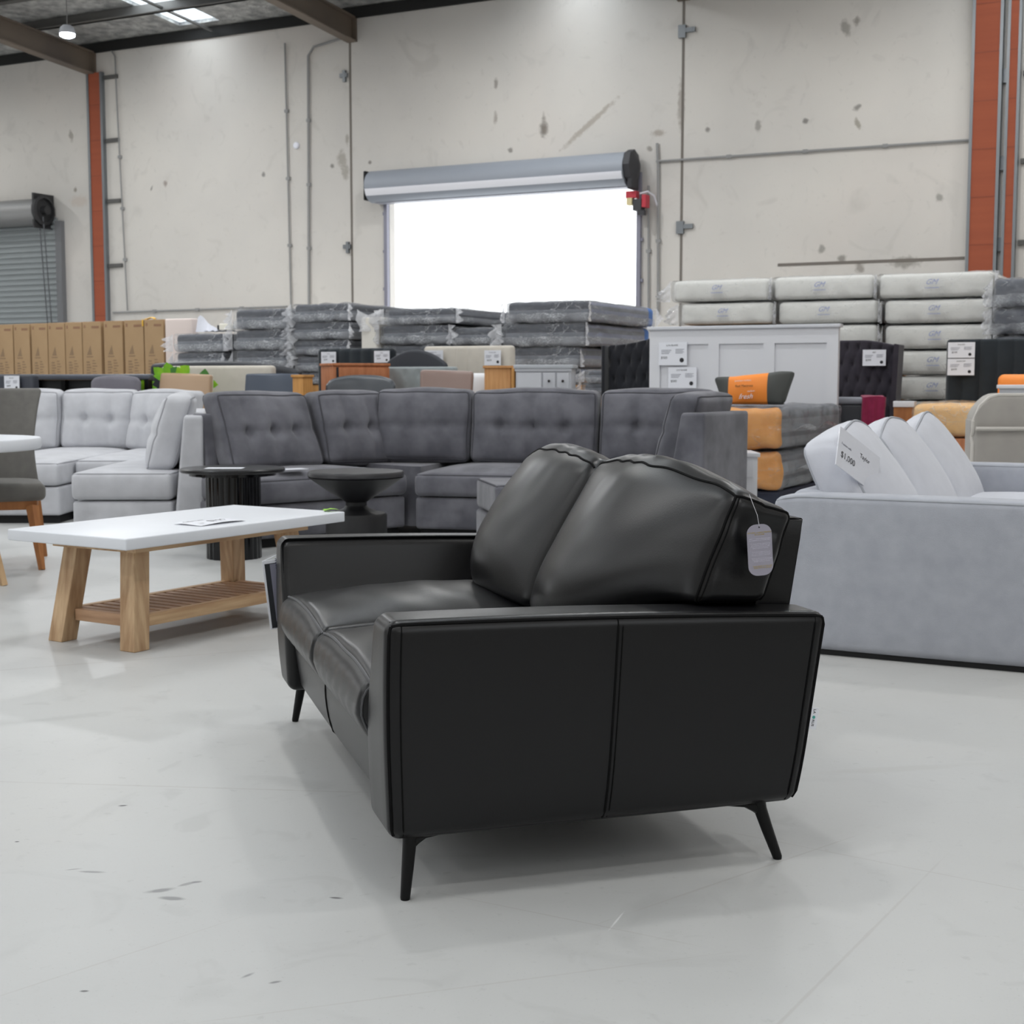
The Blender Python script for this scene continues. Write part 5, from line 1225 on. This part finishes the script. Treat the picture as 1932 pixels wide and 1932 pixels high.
mm, _ = cushion(sp.L + .02, .72, .27, .05, (.01, .02, .01), (24, 8, 8), lambda p, u: V((p.x + sp.L / 2, p.y + .35, p.z + z1 - .13)) + .02 * noise.noise_vector(p * 9)); mm.build('plastic_wrap', FILM, t, 80)
t = thing('low_bed', 'low timber bed base with white top left of the orange wrapped mattress', 'bed base', (sp.p + sp.c * -.22), sp.rz); z2 = z1 - .285
b = MB(); b.box((0, .0, z2 - .25), (sp.L + .2, .8, z2), .006); b.build('rail', TIMB, t)
for x in (.02, sp.L + .1):
    for y in (.04, .7): b = MB(); b.box((x, y, 0), (x + .06, y + .06, z2 - .2501)); b.build('leg', TIMB, t)
sp2 = Span(1686, 11.9, 1726); z3 = sp2.z(1705, 757)
t = thing('timber_shelf', 'small white-topped timber shelf behind the linen sofa cushions', 'shelf', sp2.p, sp2.rz); b = MB(); b.box((0, 0, z3 - .05), (sp2.L, .12, z3), .004); b.build('shelf_top', WHITE_P, t); b = MB(); b.box((.005, .01, 0), (sp2.L - .005, .11, z3 - .0501)); b.build('carcass', OAK, t)
sp = Span(1872, 11.4, 1990); z1 = sp.z(1900, 713); t = thing('chest', 'white topped chest cut by the right edge beside an orange pack', 'chest', sp.p + sp.c * .05 - sp.n * -.10, sp.rz); zc = sp.z(1900, 726)
b = MB(); b.box((0, -.02, zc - .03), (sp.L, .3, zc), .006); b.build('chest_top', WHITE_P, t); b = MB(); b.box((.02, 0, 0), (sp.L - .02, .3, zc - .0301)); b.build('carcass', GREY_P, t)
t = thing('pillow_pack', 'orange pillow pack behind the white chest at the right edge', 'pillow pack', sp.p - sp.n * .36, sp.rz); mm, _ = cushion(sp.L, .12, .30, .05, (0, .02, 0), (10, 4, 6), lambda p, u: V((p.x + sp.L / 2, p.y, p.z + z1 - .12))); mm.build('pack_body', ORG_B, t, 60)
t = thing('stool', 'pale stool under the orange pillow pack at the right edge', 'stool', sp.p - sp.n * .36, sp.rz); b = MB(); b.box((.0, -.1, z1 - .33), (sp.L, .16, z1 - .272), .01); b.build('seat', CREAM, t)
for x in (.03, sp.L - .06):
    for y in (-.08, .1): b = MB(); b.box((x, y, 0), (x + .03, y + .03, z1 - .3301)); b.build('leg', PALE_OAK, t)
BEIGE = fabric('beige_fabric', (172, 168, 162), (158, 154, 150), 5)
sp = Span(1836, 9.0, 2060, 0); zt = sp.z(1900, 742); L = sp.L
t = thing('armchair', 'beige armchair with a rounded back behind the linen sofa at right', 'armchair', sp.p, 0)
mm, Fm = cushion(L, .16, zt - .10, .04, (0, .02, 0), (20, 3, 16), lambda p, u: V((p.x + L / 2 + .10 * max(0, -u.x) * max(0, u.z) ** 3 * 0, p.y + .08, p.z + (zt - .10) / 2 + .10 - .16 * max(0, u.z) ** 2 * (max(0, -u.x - .55) / .45) ** 2.2 - .010 * math.exp(-((p.z - .16) / .02) ** 2) * 0)) + V((0, .02 * math.exp(-((p.z - (zt * .5 - .30)) / .015) ** 2) * max(0, -u.y), 0)), 4)
o = mm.build('backrest', BEIGE, t, 60); b = MB(); b.tube(edge_loop(Fm, L, .16, zt - .10, 1, -1), .012, 6, True); zs = zt - .225; b.tube([(.02, -.024, zs), (L * .5, -.03, zs), (L - .02, -.024, zs)], .014, 6); b.build('piping', mat('beige_piping', (196, 192, 186), .8), o)
b = MB(); b.box((.02, .17, .12), (L - .02, .75, .42), .05); b.build('seat', BEIGE, t)
for x in (.05, L - .1):
    for y in (.03, .66): b = MB(); b.tube([(x, y, 0), (x, y, .1199)], .02, 8); b.build('leg', BLACK_METAL, t)
# price card lying on the linen sofa cushion
q = rs.location; t = thing('price_card', 'white price card in a clear sleeve leaning on the first linen sofa cushion', 'card', (0, 0, 0), 0, None)
P = {'tl': at(1587, 806, 5.44), 'bl': at(1576, 876, 5.36), 'br': at(1652, 934, 5.52)}
ex = (P['br'] - P['bl']); ez = (P['tl'] - P['bl']); W_, H_ = ex.length, ez.length; ex.normalize(); ey = ez.normalized().cross(ex) * 1; ez2 = ex.cross(ey) * 1
ez = (ez - ex * ez.dot(ex)).normalized(); ey = ez.cross(ex); 
t.matrix_basis = Matrix(((ex.x, ey.x, ez.x, P['bl'].x), (ex.y, ey.y, ez.y, P['bl'].y), (ex.z, ey.z, ez.z, P['bl'].z), (0, 0, 0, 1)))
b = MB(); b.box((0, -.002, 0), (W_, .002, H_)); b.build('card', mat('glossy_card', (224, 226, 234), .15, coat=.6, bump=(9, .25, .02)), t)
text('$1,000', H_ * .22, INK, t, TX(W_ * .08, -.0026, H_ * .28), depth=.0002); text('Taylor', H_ * .16, INK, t, TX(W_ * .52, -.0026, H_ * .62), depth=.0002); text('3 seater sofa', H_ * .08, GREY_INK, t, TX(W_ * .07, -.0026, H_ * .60), depth=.0002)
b = MB(); b.lathe([(.10 * H_, -.0003), (.10 * H_, .0003)], 18, T=Matrix.Translation((W_ * .88, -.0026, H_ * .16)) @ Matrix.Rotation(PI / 2, 4, 'X')); b.build('badge', INK, t)
